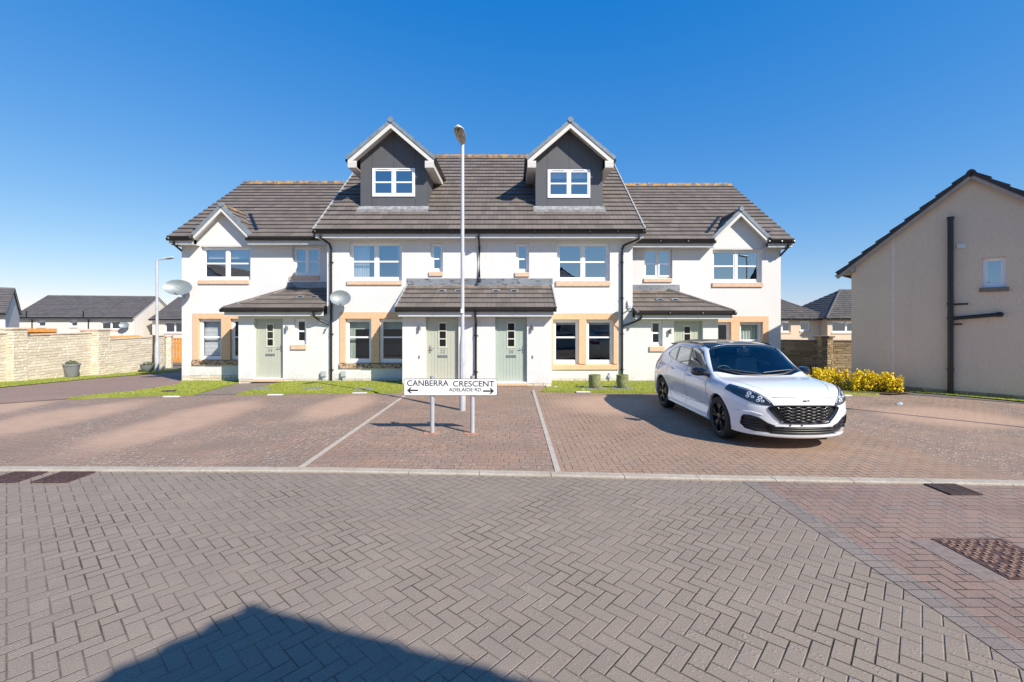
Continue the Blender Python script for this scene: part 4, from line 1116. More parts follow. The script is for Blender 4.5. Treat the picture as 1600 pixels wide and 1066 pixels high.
# rainwater pipes
xo24, xo18 = X(284, P2), X(1220, P2)
def yo(y): return y-0.05
pipe(n22, [(X(500, 15.2), 15.22, 4.84), (X(500.5, 15.2), 15.22, 4.74), (X(516, P1), P1-0.06, 4.60), (X(518.5, P1), P1-0.06, 4.40), (X(518.5, P1), P1-0.06, -0.15)])
pipe(n24, [(X(490, 15.33), 15.30, 2.26), (X(490.5, 15.33), 15.32, 2.12), (X(497, 15.45), 15.5, 2.0), (X(515, P1), P1-0.055, 1.84)], r=0.034, clips=False)
pipe(n20, [(X(998.5, 15.22), 15.22, 4.84), (X(998.5, 15.22), 15.22, 4.70), (X(974, P1), P1-0.06, 4.55), (X(971.5, P1), P1-0.06, 4.40), (X(971.5, P1), P1-0.06, -0.15)])
pipe(n18, [(X(1002, 15.33), 15.30, 2.14), (X(1001, 15.33), 15.32, 2.02), (X(992, 15.5), 15.5, 1.93), (X(973, P1), P1-0.055, 1.78)], r=0.034, clips=False)
pipe(n22, [(X(748, 15.22), 15.22, 4.85), (X(748, 15.22), 15.22, 4.74), (X(749.2, P1), P1-0.06, 4.52), (X(749.2, P1), P1-0.06, 3.40), (X(749.2, P1), P1-0.16, 3.28)])
pipe(n22, [(X(742.5, 14.02), 14.01, 2.26), (X(742.5, 14.02), 14.02, 2.10), (X(743.8, P0), P0-0.055, 1.90), (X(743.8, P0), P0-0.055, -0.05)])
pipe(n24, [(X(271, 16.57), 16.57, 4.86), (X(271, 16.57), 16.6, 4.75), (X(279, 16.9), 17.2, 4.52), (xo24-0.05, 17.45, 4.40), (xo24-0.05, 17.45, -0.2)])
pipe(n18, [(X(1232, 16.57), 16.57, 4.76), (X(1232, 16.57), 16.6, 4.64), (X(1222, 16.9), 17.05, 4.38), (xo18+0.05, 17.45, 4.25), (xo18+0.05, 17.45, -0.2)])
# flues' meter hoods at the foot of the wall
for h, px in ((n24, 506.8), (n22, 538)):
    mb = MB(); x = X(px, P1); mb.box(x-0.085, x+0.085, P1-0.11, P1, Z(588, P1), Z(579.5, P1)); mb.box(x-0.045, x+0.055, P1-0.07, P1, -0.12, Z(588.01, P1))
    mb.build('meter_hood', MT['galv_white'], h, bevel=0.008)
mb = MB(); x = X(952, P1); mb.tube([(x, P1-0.03, 0.18), (x, P1-0.03, -0.1)], 0.02, 8); mb.box(x-0.05, x+0.05, P1-0.06, P1, 0.02, 0.10); mb.build('meter_pipe', MT['galv_white'], n20)
# ------------------------------------------------------------------ other houses
def frame(o, ang): return Matrix.Translation(Vector(o)) @ Matrix.Rotation(ang, 4, 'Z')

def poly_wall(mb, outer, holes, y=0.0, rev=0.11):
    loops = [[Vector((p[0], p[1], 0)) for p in outer]]
    for (a, b, c, d) in holes: loops.append([Vector(p+(0,)) for p in ((a, c), (a, d), (b, d), (b, c))])
    flat = [p for l in loops for p in l]
    tris = tessellate_polygon(loops)
    fs = []
    for t in tris:
        q = [flat[i] for i in t]; ar = (q[1]-q[0]).cross(q[2]-q[0]).z
        fs.append(list(t) if ar > 0 else list(t)[::-1])
    mb.add([(p.x, y, p.y) for p in flat], fs)
    for (a, b, c, d) in holes:
        e = y+rev+0.1
        mb.quad((a, y, c), (a, y, d), (a, e, d), (a, e, c)); mb.quad((b, y, c), (b, e, c), (b, e, d), (b, y, d))
        mb.quad((a, y, d), (b, y, d), (b, e, d), (a, e, d)); mb.quad((a, y, c), (a, e, c), (b, e, c), (b, y, c))

def simple_house(name, label, o, ang, L, D, z0, ze, zr, wall='cream', tile='tile_grey', front=(), gable=(), hip=None, n=12, ov=0.35, group=None, cat='house', lead=0.15, over=0.12, cloth=None):
    """o: world position of the left front corner; x runs along the front, y back into the house"""
    M = frame((o[0], o[1], 0), ang); root = thing(name, label, cat, (o[0], o[1], z0), 0, group)
    W = MB(M); poly_wall(W, [(0, z0), (L, z0), (L, ze), (0, ze)], [w[:4] for w in front])
    Mg = M @ Matrix.Translation((0, D, 0)) @ Matrix.Rotation(-math.pi/2, 4, 'Z')   # left gable seen from outside
    G = MB(Mg)
    prof = [(0, z0), (D, z0), (D, ze), (D/2, zr-0.06), (0, ze)] if not hip else [(0, z0), (D, z0), (D, ze), (0, ze)]
    poly_wall(G, prof, [w[:4] for w in gable])
    Mr = M @ Matrix.Translation((L, 0, 0)) @ Matrix.Rotation(math.pi/2, 4, 'Z'); R_ = MB(Mr); poly_wall(R_, prof, [])
    Mb = M @ Matrix.Translation((L, D, 0)) @ Matrix.Rotation(math.pi, 4, 'Z'); B = MB(Mb); poly_wall(B, [(0, z0), (L, z0), (L, ze), (0, ze)], [])
    A = MB()
    for q in (W, G, R_, B):
        A.add([q.M @ p for p in q.v], q.f)
    A.build('wall', MT[wall], root)
    k = (zr-ze)/(D/2); e = ze-ov*k
    R2 = MB(M)
    if not hip:
        slope(R2, (-over, -ov, e), (L+over, -ov, e), (-over, D/2, zr), (L+over, D/2, zr), n)
        slope(R2, (L+over, D+ov, e), (-over, D+ov, e), (L+over, D/2, zr), (-over, D/2, zr), n)
        ridge_tiles(R2, (-over, D/2, zr+0.045), (L+over, D/2, zr+0.045), 0.09)
    else:
        h = D/2; a, b = h*hip, L-h*hip
        slope(R2, (-ov, -ov, e), (L+ov, -ov, e), (a, h, zr), (b, h, zr), n); slope(R2, (L+ov, D+ov, e), (-ov, D+ov, e), (b, h, zr), (a, h, zr), n)
        slope(R2, (-ov, D+ov, e), (-ov, -ov, e), (a, h+0.02, zr), (a, h, zr), n); slope(R2, (L+ov, -ov, e), (L+ov, D+ov, e), (b, h, zr), (b, h+0.02, zr), n)
        for (p, q) in (((-ov, -ov, e+0.07), (a, h, zr+0.08)), ((L+ov, -ov, e+0.07), (b, h, zr+0.08)), ((a, h, zr+0.08), (b, h, zr+0.08))): ridge_tiles(R2, p, q, 0.11)
    rf = R2.build('roof', MT[tile], root)
    Fm = MB(M); Fm.box(-over*0.8, L+over*0.8, -ov+0.05, -ov+0.07, e-0.16, e+0.0); Fm.box(-over*0.8, L+over*0.8, -ov+0.07, 0.01, e-0.16, e-0.14)
    if not hip:
        for xb in (-over+0.02, L+over-0.045):
            for s in (0, 1):
                d = Vector((0, D/2+ov, zr-e)).normalized(); p0 = Vector((xb, -ov+0.02, e-0.15)) if not s else Vector((xb, D+ov-0.02, e-0.15))
                if s: d = Vector((0, -d.y, d.z))
                up = Vector((0, -d.z, d.y)) if not s else Vector((0, d.z, -d.y)); up = up if up.z > 0 else -up
                obox(Fm, p0, d, (1, 0, 0), up, (Vector((0, D/2+ov, zr-e)).length)-0.02, 0.025, 0.13)
    Fm.build('bargeboard', MT['cream_board'] if wall != 'beige' else MT['taupe'], root)
    p, q = M @ Vector((-over, -ov-0.04, e-0.02)), M @ Vector((L+over, -ov-0.04, e-0.02)); gutter(root, p, q)
    for w in front:
        window(root, *w[:4], 0.0, w[4], M=M, sill=(w[0]-0.05, w[1]+0.05, w[2]-0.12, w[2]), bars=len(w) > 5, chunky=1.0)
    for w in gable:
        window(root, *w[:4], 0.0, w[4], M=Mg, sill=(w[0]-0.05, w[1]+0.05, w[2]-0.11, w[2]), sill_mat=MT['sill_dark'], bars=False, chunky=0.9)
    c = MB(M); c.box(0.3, L-0.3, min(3.0, D-0.5), min(3.0, D-0.5)+0.05, z0, ze); c.build('interior', MT['room'], root)
    return root, M, Mg
MT['taupe'] = plain('taupe_board', (0.36, 0.30, 0.25), 0.6)
MT['sill_dark'] = plain('dark_stone_sill', (0.20, 0.16, 0.12), 0.9, var=0.2, scale=20)
MT['joint'] = plain('pale_movement_joint', (0.70, 0.68, 0.64), 0.7)

# beige gable on the right
DG = 5.1
def tg(px): return ((px-800)*13.72-7273.5)/(479.9+0.738*(px-800))
def zg(px, py): return Z(py, 13.72-0.738*tg(px))
og = GO+UD*DG
gw = (tg(1534.5), tg(1572), zg(1553, 449), zg(1553, 402), 1)
beige, Mb_, Mg_ = simple_house('gable_end_house', 'beige rendered gable end house with black soil pipe and one small window', (og.x, og.y), math.atan2(0.675, 0.738), 4.7, DG, -0.08, 3.66, 5.80,
    wall='beige', tile='tile_dark', gable=[gw], n=9, ov=0.33, over=0.16)
mb = MB(Mg_); t = tg(1395.5); mb.box(t-0.012, t+0.012, -0.004, 0.01, 0.08, zg(1395, 371)); mb.build('movement_joint', MT['joint'], beige)
def Pg(t, z, n=0.09): p = GO+UD*t+GN*n; return (p.x, p.y, z)
t = tg(1485.5); ts = tg(1486)
sp = pipe(beige, [Pg(t, zg(1485, 340)), Pg(t, -0.02)], r=0.062, name='soil_pipe', clips=False)
mb = MB(); 
for zz in (zg(1485, 475.5), zg(1485, 497), zg(1485, 577), zg(1485, 342)): a, b = Vector(Pg(t, zz+0.035)), Vector(Pg(t, zz-0.035)); mb.tube([a, b], 0.073, 14)
mb.tube([Pg(t+0.02, zg(1489, 498), 0.10), Pg(tg(1560), zg(1560, 491.5), 0.10)], 0.048, 12)
mb.tube([Pg(tg(1557), zg(1557, 491.8), 0.10), Pg(tg(1566), zg(1566, 491.2), 0.10)], 0.062, 12)
mb.tube([Pg(tg(1564), zg(1566, 491.2), 0.10), Pg(tg(1564), zg(1566, 491.2), -0.05)], 0.05, 12)
mb.tube([Pg(t, zg(1489, 476)), Pg(tg(1513), zg(1513, 475))], 0.024, 10); mb.tube([Pg(t, zg(1487, 507)), Pg(tg(1504), zg(1504, 506.5))], 0.022, 10)
mb.build('waste_branch', MT['black'], sp, smooth=True)
mb = MB(Mg_); mb.box(tg(1495), tg(1509), -0.045, 0.0, zg(1502, 388), zg(1502, 381)); mb.build('vent_box', MT['cream_board'], beige, bevel=0.005)
mb = MB(); stones(mb, GO-UD*0.0+Vector((0, 0, 0)), UD, DG, -0.15, 0.12, GN, course=0.12, jit=0.004, back=0.02); mb.build('plinth', MT['stone_brown'], beige)
mb = MB(); ea = GO-UD*0.36
mb.M = Mg_; mb.box(-0.33, 0.0, -0.10, 0.25, 3.36, 3.50); mb.box(-0.002, 0.10, -0.14, -0.001, 3.42, 3.66); mb.build('eaves_box', MT['taupe'], beige)

# houses beyond the left wall
def Xw(px, Y): return (px-800)*Y/F
bl = [(1.9, 2.6, 1.35, 2.05, 1), (4.75, 5.4, 1.35, 2.05, 1), (7.5, 9.3, 1.05, 2.0, 2)]
hb, Mb1, _ = simple_house('background_house', 'long low cream house with grey roof beyond the left stone wall', (Xw(24, 46), 46), R(10.8), 10.5, 8.4, -2.6, 2.50, 4.75, front=bl, n=18)
simple_house('background_house', 'cream gable end at the far left edge beyond the stone wall', (-34.7-0.75*9, 31.15-0.66*9), math.atan2(0.66, 0.75), 9.0, 6.4, -2.0, 2.65, 4.35, n=14)
simple_house('background_house', 'cream house with grey roof half hidden by the left end of the terrace', (Xw(238, 50), 50), 0.0, 9.0, 8.0, -2.6, 2.35, 4.75, front=[(1.35, 3.5, 0.65, 1.85, 2)], n=18)
for t_ in (0.25, 5.2):
    a = Mb1 @ Vector((t_+1.0, -0.10, 2.9)); mb = MB(); mb.tube([Mb1 @ Vector((t_+1.0, -0.42, 3.0)), Mb1 @ Vector((t_+1.0, -0.42, 2.35)), Mb1 @ Vector((t_+1.25, -0.10, 2.1)), Mb1 @ Vector((t_+1.25, -0.10, -1.5))], 0.055, 8)
    mb.build('soil_pipe', MT['black'], hb)
# background on the right: hipped house in two steps
simple_house('background_house', 'beige house with dark hipped roof seen between terrace and beige gable', (Xw(1168, 41), 41), 0.0, 7.3, 8.0, -1.6, 2.35, 4.72, wall='beige', tile='tile_dark', hip=1.0, n=14,
    front=[(2.4, 3.9, 0.95, 2.05, 2), (4.75, 5.65, 1.05, 1.95, 1)])
simple_house('background_house', 'beige house with dark hipped roof, nearer of the pair behind the brown wall', (Xw(1293, 40), 40), 0.0, 9.0, 7.6, -1.6, 2.40, 4.90, wall='beige', tile='tile_dark', hip=1.0, n=14,
    front=[(0.4, 3.0, 0.95, 1.95, 2)])
# across the street, behind the viewpoint: casts the roof shadow in the foreground and shows in the windows
simple_house('house_across_street', 'low white gabled house across the street whose roof shadow falls on the road', (-0.15, -2.2), -math.pi/2, 10.0, 7.6, 0.0, 3.38, 5.86, wall='white', tile='tile', n=12, ov=0.3, over=0.25, gable=[(3.0, 4.6, 1.0, 2.2, 2)])
simple_house('house_across_street', 'cream gabled house across the street to the left, reflected in the upper windows', (-37.3, -13.0), -math.pi/2, 12.0, 9.0, 0.0, 5.3, 8.2, wall='cream', tile='tile', n=18, gable=[(3, 4.8, 3.2, 4.4, 2)])

# ------------------------------------------------------------------ boundary walls
def wall_run(parent, a, b, top0, pier, drop=0.0, H=1.8, stone='stone', cope='cope', n=None, mort='mortar', th=0.25, course=0.11, base_f=None):
    a, b = Vector((a[0], a[1], 0)), Vector((b[0], b[1], 0)); u = (b-a).normalized(); L = (b-a).length
    nn = Vector((u.y, -u.x, 0)) if n is None else n
    zb = min(ground_z(a.x, a.y), ground_z(b.x, b.y))-0.1
    mb = MB(); stones(mb, a, u, L, zb, top0, nn, course=course, lmin=0.3, lmax=0.85, jit=0.009, gap=0.005)
    o = mb.build('stonework', MT[stone], parent)
    m = MB(); obox(m, a-nn*th+Vector((0, 0, zb)), u, nn, (0, 0, 1), L, th-0.012, top0-zb-0.005); m.build('wall_core', MT[mort], parent)
    c = MB(); s = 0.0
    while s < L-0.01:
        w = min(0.6, L-s); obox(c, a+u*(s+0.002)-nn*(th+0.05)+Vector((0, 0, top0+0.001)), u, nn, (0, 0, 1), w-0.004, th+0.10, 0.055); s += w
    c.build('coping', MT[cope], parent, bevel=0.008)
def pier(parent, c, w, zt, u, stone='stone', cope='cope', mort='mortar', course=0.11):
    u = Vector((u[0], u[1], 0)).normalized(); v = Vector((u.y, -u.x, 0)); c = Vector((c[0], c[1], 0)); zb = ground_z(c.x, c.y)-0.12
    mb = MB()
    stones(mb, c-u*w/2+v*w/2, u, w, zb, zt, v, course=course, lmin=0.15, lmax=0.4, jit=0.015); stones(mb, c-u*w/2-v*w/2, v, w, zb, zt, -u, course=course, lmin=0.15, lmax=0.4, jit=0.015)
    stones(mb, c+u*w/2+v*w/2, -v, w, zb, zt, u, course=course, lmin=0.15, lmax=0.4, jit=0.015)
    o = mb.build('pier', MT[stone], parent)
    m = MB(); obox(m, c-u*(w/2-0.012)-v*(w/2-0.012)+Vector((0, 0, zb)), u, v, (0, 0, 1), w-0.024, w-0.024, zt-zb-0.004); m.build('pier_core', MT[mort], o)
    k = MB(); obox(k, c-u*(w/2+0.06)-v*(w/2+0.06)+Vector((0, 0, zt+0.001)), u, v, (0, 0, 1), w+0.12, w+0.12, 0.07); k.build('pier_cap', MT[cope], o, bevel=0.01)
WA, WB = Vector((-18.4, 16.4)), Vector((-19.4, 24.6)); wu = (WB-WA).normalized()
def on_wall(px):                      # point of the wall line at photo column px
    k = (px-800)/F; s = (k*WA.y-WA.x)/(wu.x-k*wu.y); return WA+wu*s
lw = thing('garden_wall', 'pale coursed stone garden wall with piers, stepping down along the left lane', 'stone wall', (WA.x, WA.y, ground_z(WA.x, WA.y)))
segs = [(-55, 2, 519.3, 8), (12, 34, 512.5, 8), (34, 137, 520.5, 80), (165, 240, 528.5, 200)]
A0 = on_wall(-70); A1 = on_wall(11); A2 = on_wall(34); A3 = on_wall(143); A4 = on_wall(162); A5 = on_wall(240)
nl = Vector((wu.y, -wu.x, 0))
wall_run(lw, A0, A1, Z(519.5, A1.y)-0.05, None, n=nl)
wall_run(lw, A2, A3, Z(521.0, (A2.y+A3.y)/2)-0.05, None, n=nl)
wall_run(lw, A4, A5, Z(528.0, (A4.y+A5.y)/2)-0.05, None, n=nl)
offp = Vector((nl.x, nl.y))*-0.10
pier(lw, (A1+A2)/2+offp, (A2-A1).length, Z(513.5, A1.y)-0.04, wu); pier(lw, (A3+A4)/2+offp, (A4-A3).length, Z(515.5, A3.y)-0.04, wu)
pc = A5+wu*0.22+Vector((nl.x, nl.y))*0.0; pier(lw, pc, 0.5, Z(524.5, pc.y)-0.04, wu)
# second length with the pier beside the timber gate
rw = thing('garden_wall', 'short stone wall and pier behind the left lamp post, beside the timber gate', 'stone wall', (Xw(246, 26.5), 26.8, ground_z(-20, 26.8)))
ua = Vector((Xw(243, 27.0), 27.0)); ub = Vector((Xw(262, 29.8), 29.8)); u2 = (ub-ua).normalized()
wall_run(rw, ua, ub, Z(528, 28), None, n=Vector((u2.y, -u2.x, 0))); pier(rw, ub-u2*0.25, 0.5, Z(526.0, 29.5), u2)
# wall on the right, sunlit length then corner pier and shaded return
br = thing('garden_wall', 'brown coursed stone wall with corner pier between the terrace and the beige gable', 'stone wall', (Xw(1255, 19), 19, ground_z(11, 19)))
wall_run(br, (9.9, 19.0), (Xw(1283, 18.3), 18.3), Z(531.5, 18.5)-0.05, None, stone='stone_brown', cope='cope_brown', mort='mortar_brown', course=0.095)
c = Vector((Xw(1288.5, 18.2), 18.25)); pier(br, c, 0.42, Z(526.0, 18)-0.05, (1, -0.03), stone='stone_brown', cope='cope_brown', mort='mortar_brown', course=0.095)
wall_run(br, (c.x+0.2, 18.2), (Xw(1345, 17.9), 17.9), Z(532.0, 18)-0.05, None, stone='stone_brown', cope='cope_brown', mort='mortar_brown', course=0.095)

# timber gate and garden timber seen over the wall
gx0, gx1, gy = Xw(262.5, 33), Xw(262.5, 33)+1.9, 33.0; gz0, gz1 = Z(566.5, 33), Z(528.5, 33)
gt = thing('timber_gate', 'orange stained slatted timber gate at the end of the left lane', 'gate', ((gx0+gx1)/2, gy, gz0))
mb = MB(); nb = 9; w = (gx1-gx0)/nb
for i in range(nb): mb.box(gx0+i*w+0.02, gx0+(i+1)*w-0.02, gy-0.02, gy, gz0, gz1)
mb.build('slats', MT['wood'], gt)
mb = MB()
for zz in (gz0+0.18, gz0+0.95, gz1-0.42): mb.box(gx0, gx1, gy+0.001, gy+0.05, zz, zz+0.12)
mb.box(gx0, gx1, gy-0.045, gy-0.021, gz1-0.06, gz1+0.01); mb.build('rails', MT['wood'], gt)
fe = thing('garden_fence', 'orange timber fence top showing just above the left stone wall', 'fence', (Xw(60, 24), 24, -0.7))
mb = MB()
xa, xb = Xw(34, 22.5), Xw(88, 22.5)
mb.box(xa, xb, 22.45, 22.53, Z(517.5, 22.5)-0.05, Z(513.5, 22.5)); mb.build('top_rail', MT['wood'], fe)
mb = MB(); n_ = int((xb-xa)/0.14)
for i in range(n_): mb.box(xa+i*0.14+0.01, xa+i*0.14+0.13, 22.54, 22.56, -0.75, Z(516.5, 22.5)-0.02)
mb.build('boards', MT['wood'], fe)
fe2 = thing('garden_shed', 'orange shed roof edge peeping above the right section of the stone wall', 'shed', (Xw(178, 27), 27, -0.9))
mb = MB(); mb.prism([(Xw(166, 27), Z(528, 27)), (Xw(190, 27), Z(528, 27)), (Xw(183, 27), Z(525.3, 27)), (Xw(168, 27), Z(525.6, 27))], 26.6, 28.6, 'y'); mb.build('shed_roof', MT['wood'], fe2, recalc=True)
mb = MB(); mb.box(Xw(167, 27), Xw(189, 27), 26.75, 28.5, -1.0, Z(528.05, 27)); mb.build('shed_walls', MT['wood'], fe2)

# ------------------------------------------------------------------ satellite dishes
def dish(label, centre, face, rx, rz, foot):
    t = thing('satellite_dish', label, 'satellite dish', foot)
    c = Vector(centre); f = Vector(face).normalized(); s = f.cross(Vector((0, 0, 1))).normalized(); up = s.cross(f).normalized()
    mb = MB(); n, m = 28, 7; vs = [c-f*0.07]; fs = []
    for j in range(1, m+1):
        q = j/m
        for i in range(n): a = 2*math.pi*i/n; vs.append(c+s*(rx*q*math.cos(a))+up*(rz*q*math.sin(a))-f*(0.07*(1-q*q)))
    for i in range(n): fs.append((0, 1+i, 1+(i+1) % n))
    for j in range(m-1):
        for i in range(n): a = 1+j*n+i; b = 1+j*n+(i+1) % n; fs.append((a, a+n, b+n, b))
    k = len(vs); vs2 = [v-f*0.006 for v in vs]; fs2 = [tuple(x+k for x in g)[::-1] for g in fs]
    rim = [(1+(m-1)*n+i, 1+(m-1)*n+(i+1) % n, k+1+(m-1)*n+(i+1) % n, k+1+(m-1)*n+i) for i in range(n)]
    mb.add(vs+vs2, fs+fs2+rim); mb.build('reflector', MT['dishm'], t, smooth=True)
    a = MB(); lnb = c+f*0.30-up*0.36*(rz/0.3)+s*0.02; a.tube([c-up*rz*0.95, c-up*rz*1.02+f*0.03, lnb], 0.012, 8); a.build('feed_arm', MT['dark'], t)
    l = MB(); d = (c-lnb).normalized(); l.tube([lnb+d*0.08, lnb-d*0.04], 0.028, 10); l.build('receiver', MT['number'], t)
    b = MB(); b.tube([Vector(foot), Vector(foot)+Vector((0, -0.10, 0.02)), c-f*0.08-up*0.05], 0.02, 8); b.box(foot[0]-0.05, foot[0]+0.05, foot[1]-0.012, foot[1], foot[2]-0.09, foot[2]+0.09); b.build('bracket', MT['galv'], t)
    g = MB()   # the paler maker's mark on the face: three soft bars
    for (dx, dz, w, h) in ((0.02, 0.03, 0.14, 0.03), (-0.03, -0.02, 0.10, 0.025), (0.03, -0.07, 0.12, 0.025)):
        o = c+s*dx*1.3+up*dz-f*0.058; g.add([o-s*w/2-up*h/2, o+s*w/2-up*h/2+up*0.02, o+s*w/2+up*h/2+up*0.02, o-s*w/2+up*h/2], [(0, 1, 2, 3)])
    g.build('faded_mark', plain('faded_mark', (0.30, 0.32, 0.33), 0.6), t)
    return t
Y1 = 16.55; dish('large oval grey satellite dish on the far left corner of number 24', (X(277.5, Y1), Y1, Z(449, Y1)), (0.45, -0.85, 0.33), 0.44, 0.30, (X(288, P2), P2, Z(463, P2)))
Y1 = 15.2; dish('grey satellite dish on the wall by the downpipe between numbers 24 and 22', (X(532, Y1), Y1, Z(465.5, Y1)), (0.38, -0.88, 0.30), 0.33, 0.27, (X(520, P1), P1-0.01, Z(474, P1)))
Y1 = 15.25; dish('small edge-on satellite dish beside the porch roof of the right-hand end house', (X(981, Y1), Y1, Z(478.5, Y1)), (0.93, -0.30, 0.12), 0.20, 0.19, (X(984, P1), P1-0.01, Z(482, P1)))
p_ = Mb1 @ Vector((9.9, -0.5, 1.55)); q_ = Mb1 @ Vector((9.9, 0.0, 1.3)); dish('grey satellite dish on the long cream house beyond the left wall', p_, (0.5, -0.8, 0.3), 0.42, 0.33, tuple(q_))

# ------------------------------------------------------------------ lamp posts
def lamp_post(label, x, y, H, aim, post=MT['galv_white'], Lh=0.62, W=0.11, arm=0.0, r0=0.068, r1=0.042):
    z = ground_z(x, y); t = thing('lamp_post', label, 'lamp post', (x, y, z), 0, None); d = Vector((aim[0], aim[1], 0)).normalized()
    mb = MB(); mb.lathe([(r0, 0), (r0, 1.35), (r0*0.97, 1.42), (r1*1.04, 1.62), (r1, 1.7), (r1*0.92, H)], (x, y, z), 20); mb.build('post', post, t, smooth=True)
    b = MB(); b.lathe([(r0*1.01, 0.0), (r0*1.015, 0.18)], (x, y, z), 20); b.build('base_sleeve', MT['galv'], t, smooth=True)
    dr = MB(); dr.box(x-0.03, x+0.03, y-r0-0.003, y-r0*0.5, z+0.55, z+1.05); dr.build('access_door', post, t, bevel=0.004)
    s = d.cross(Vector((0, 0, 1))); top = Vector((x, y, z+H)); tilt = Vector((d.x*0.985, d.y*0.985, 0.17)).normalized(); up = s.cross(tilt).normalized()
    if up.z < 0: up = -up
    n = 14; prof = []
    body = MB(); rings = []
    for k in range(n+1):
        q = k/n; wv = W*(0.62+0.38*math.sin(min(1, q*1.7)*math.pi/2))*(1.0 if q < 0.8 else math.sqrt(max(0.0, 1-((q-0.8)/0.2)**2)*0.92+0.02)); hv = 0.055*(1-0.55*q)+0.01
        c = top+tilt*(arm-0.03+Lh*q)
        rings.append([c+s*(wv*a)+up*(hv*b) for a, b in ((-1, -0.35), (-0.96, 0.25), (-0.6, 0.85), (0, 1.05), (0.6, 0.85), (0.96, 0.25), (1, -0.35))])
    m = 7; vs = [p for rg in rings for p in rg]; fs = []
    for k in range(n):
        for i in range(m-1): a = k*m+i; fs.append((a, a+1, a+m+1, a+m))
        fs.append((k*m+m-1, k*m, (k+1)*m, (k+1)*m+m-1))
    fs.append(tuple(range(m))); fs.append(tuple(n*m+i for i in range(m))[::-1])
    body.add(vs, fs); hd = body.build('lantern', MT['lamp_shell'], t, smooth=True, recalc=True, ang=50)
    bowl = MB(); rg = []
    for k in range(n+1):
        q = 0.16+0.76*k/n; wv = W*0.86*(0.62+0.38*math.sin(min(1, q*1.7)*math.pi/2))*(1.0 if q < 0.8 else math.sqrt(max(0.02, 1-((q-0.8)/0.14)**2))); c = top+tilt*(arm-0.03+Lh*q)-up*0.022
        e = math.sin(math.pi*k/n)**0.5 if 0 < k < n else 0.0
        rg.append([c+s*(wv*a)-up*(0.045*b*e) for a, b in ((-1, 0), (-0.8, 0.7), (-0.4, 1.0), (0, 0.85), (0.4, 1.0), (0.8, 0.7), (1, 0))])
    vs = [p for r_ in rg for p in r_]; fs = []
    for k in range(n):
        for i in range(6): a = k*7+i; fs.append((a, a+7, a+8, a+1))
    bowl.add(vs, fs); bowl.build('bowl', MT['lamp_bowl'], hd, smooth=True)
    if arm: a_ = MB(); a_.tube([top-Vector((0, 0, 0.03)), top+tilt*arm], 0.03, 8); a_.build('bracket_arm', post, t)
    sd = MB(); c = top+tilt*(arm+Lh*0.84)-up*0.05; sd.lathe([(0.0, -0.02), (0.016, -0.02), (0.016, 0.02), (0.0, 0.02)], c, 10); sd.build('sensor', MT['dark'], hd)
    return t
m_ = Mat('lamp_bowl', 0.25, spec=0.5); n_ = m_.noise(14.0, 3, m_.scaled(3.0, 0.4, 1.0)); m_.color(m_.mix(m_.rf(n_, 0.4, 0.6), (0.20, 0.175, 0.14), (0.40, 0.37, 0.31))); MT['lamp_bowl'] = m_.mat
MT['lamp_shell'] = plain('lamp_shell', (0.50, 0.50, 0.48), 0.5, var=0.1)
lp = lamp_post('tall grey street lamp post standing behind the street name sign', -1.085, 9.97, 5.88, (-0.06, -1.0))
mb = MB(); mb.box(-1.085-0.03, -1.085+0.03, 9.97-0.072, 9.97-0.03, 2.13, 2.21); mb.build('column_label', MT['sign'], lp)
lamp_post('slim grey lamp post by the left garden wall, arm pointing right', X(245.3, 24.0), 24.0, 5.9, (1.0, 0.06), Lh=0.55, arm=0.35, r0=0.10, r1=0.065)
lamp_post('lamp post beyond the right edge that throws its thin shadow on the bays', 13.0, 5.0, 6.0, (-0.95, 0.3))

# ------------------------------------------------------------------ street name sign
sg = thing('street_name_sign', 'white street name plate on two grey posts in front of the lamp post', 'street sign', (-1.06, 7.9, 0))
sx0, sx1, sz0, sz1, sy = X(631, 7.86), X(777, 7.86), Z(618.3, 7.86), Z(592, 7.86), 7.86
def rrect(x0, x1, z0, z1, r, n=5):
    P = []
    for (cx, cz, a0) in ((x1-r, z1-r, 0), (x0+r, z1-r, 90), (x0+r, z0+r, 180), (x1-r, z0+r, 270)):
        for k in range(n+1): a = R(a0+90*k/n); P.append((cx+r*math.cos(a), cz+r*math.sin(a)))
    return P
mb = MB(); mb.prism(rrect(sx0, sx1, sz0, sz1, 0.022), sy, sy+0.012, 'y'); bk = mb.build('plate_back', MT['ink'], sg, recalc=True)
mb = MB(); mb.prism(rrect(sx0+0.008, sx1-0.008, sz0+0.008, sz1-0.008, 0.018), sy-0.0025, sy+0.003, 'y'); pl = mb.build('name_plate', MT['sign'], sg, recalc=True)
def zx(x): return X(600+x/7.273, sy)
def zz(y): return Z(570+y/7.273, sy)
text_mesh('CANBERRA', zx(262), zx(735), zz(243), zz(176), sy-0.0015, MT['ink'], pl, bold=0.014)
text_mesh('CRESCENT', zx(783), zx(1254), zz(249), zz(183), sy-0.0015, MT['ink'], pl, bold=0.014)
text_mesh('ADELAIDE RD', zx(736), zx(1106), zz(304), zz(263), sy-0.0015, MT['ink'], pl, bold=0.018)
def arrow(x0, x1, zc, h, sgn):
    t, L = h*0.14, x1-x0; P = [(0, 0), (0.30, 0.5), (0.44, 0.5), (0.27, 0.13), (1, 0.13), (1, -0.13), (0.27, -0.13), (0.44, -0.5), (0.30, -0.5)]
    pts = [((x0+p[0]*L) if sgn < 0 else (x1-p[0]*L), zc+p[1]*h) for p in P]
    m = MB(); m.prism(pts, sy-0.0045, sy-0.0022, 'y'); return m.build('arrow', MT['ink'], pl, recalc=True)
arrow(zx(262), zx(388), zz(291), zz(258)-zz(324), -1); arrow(zx(1124), zx(1252), zz(299), zz(266)-zz(333), 1)
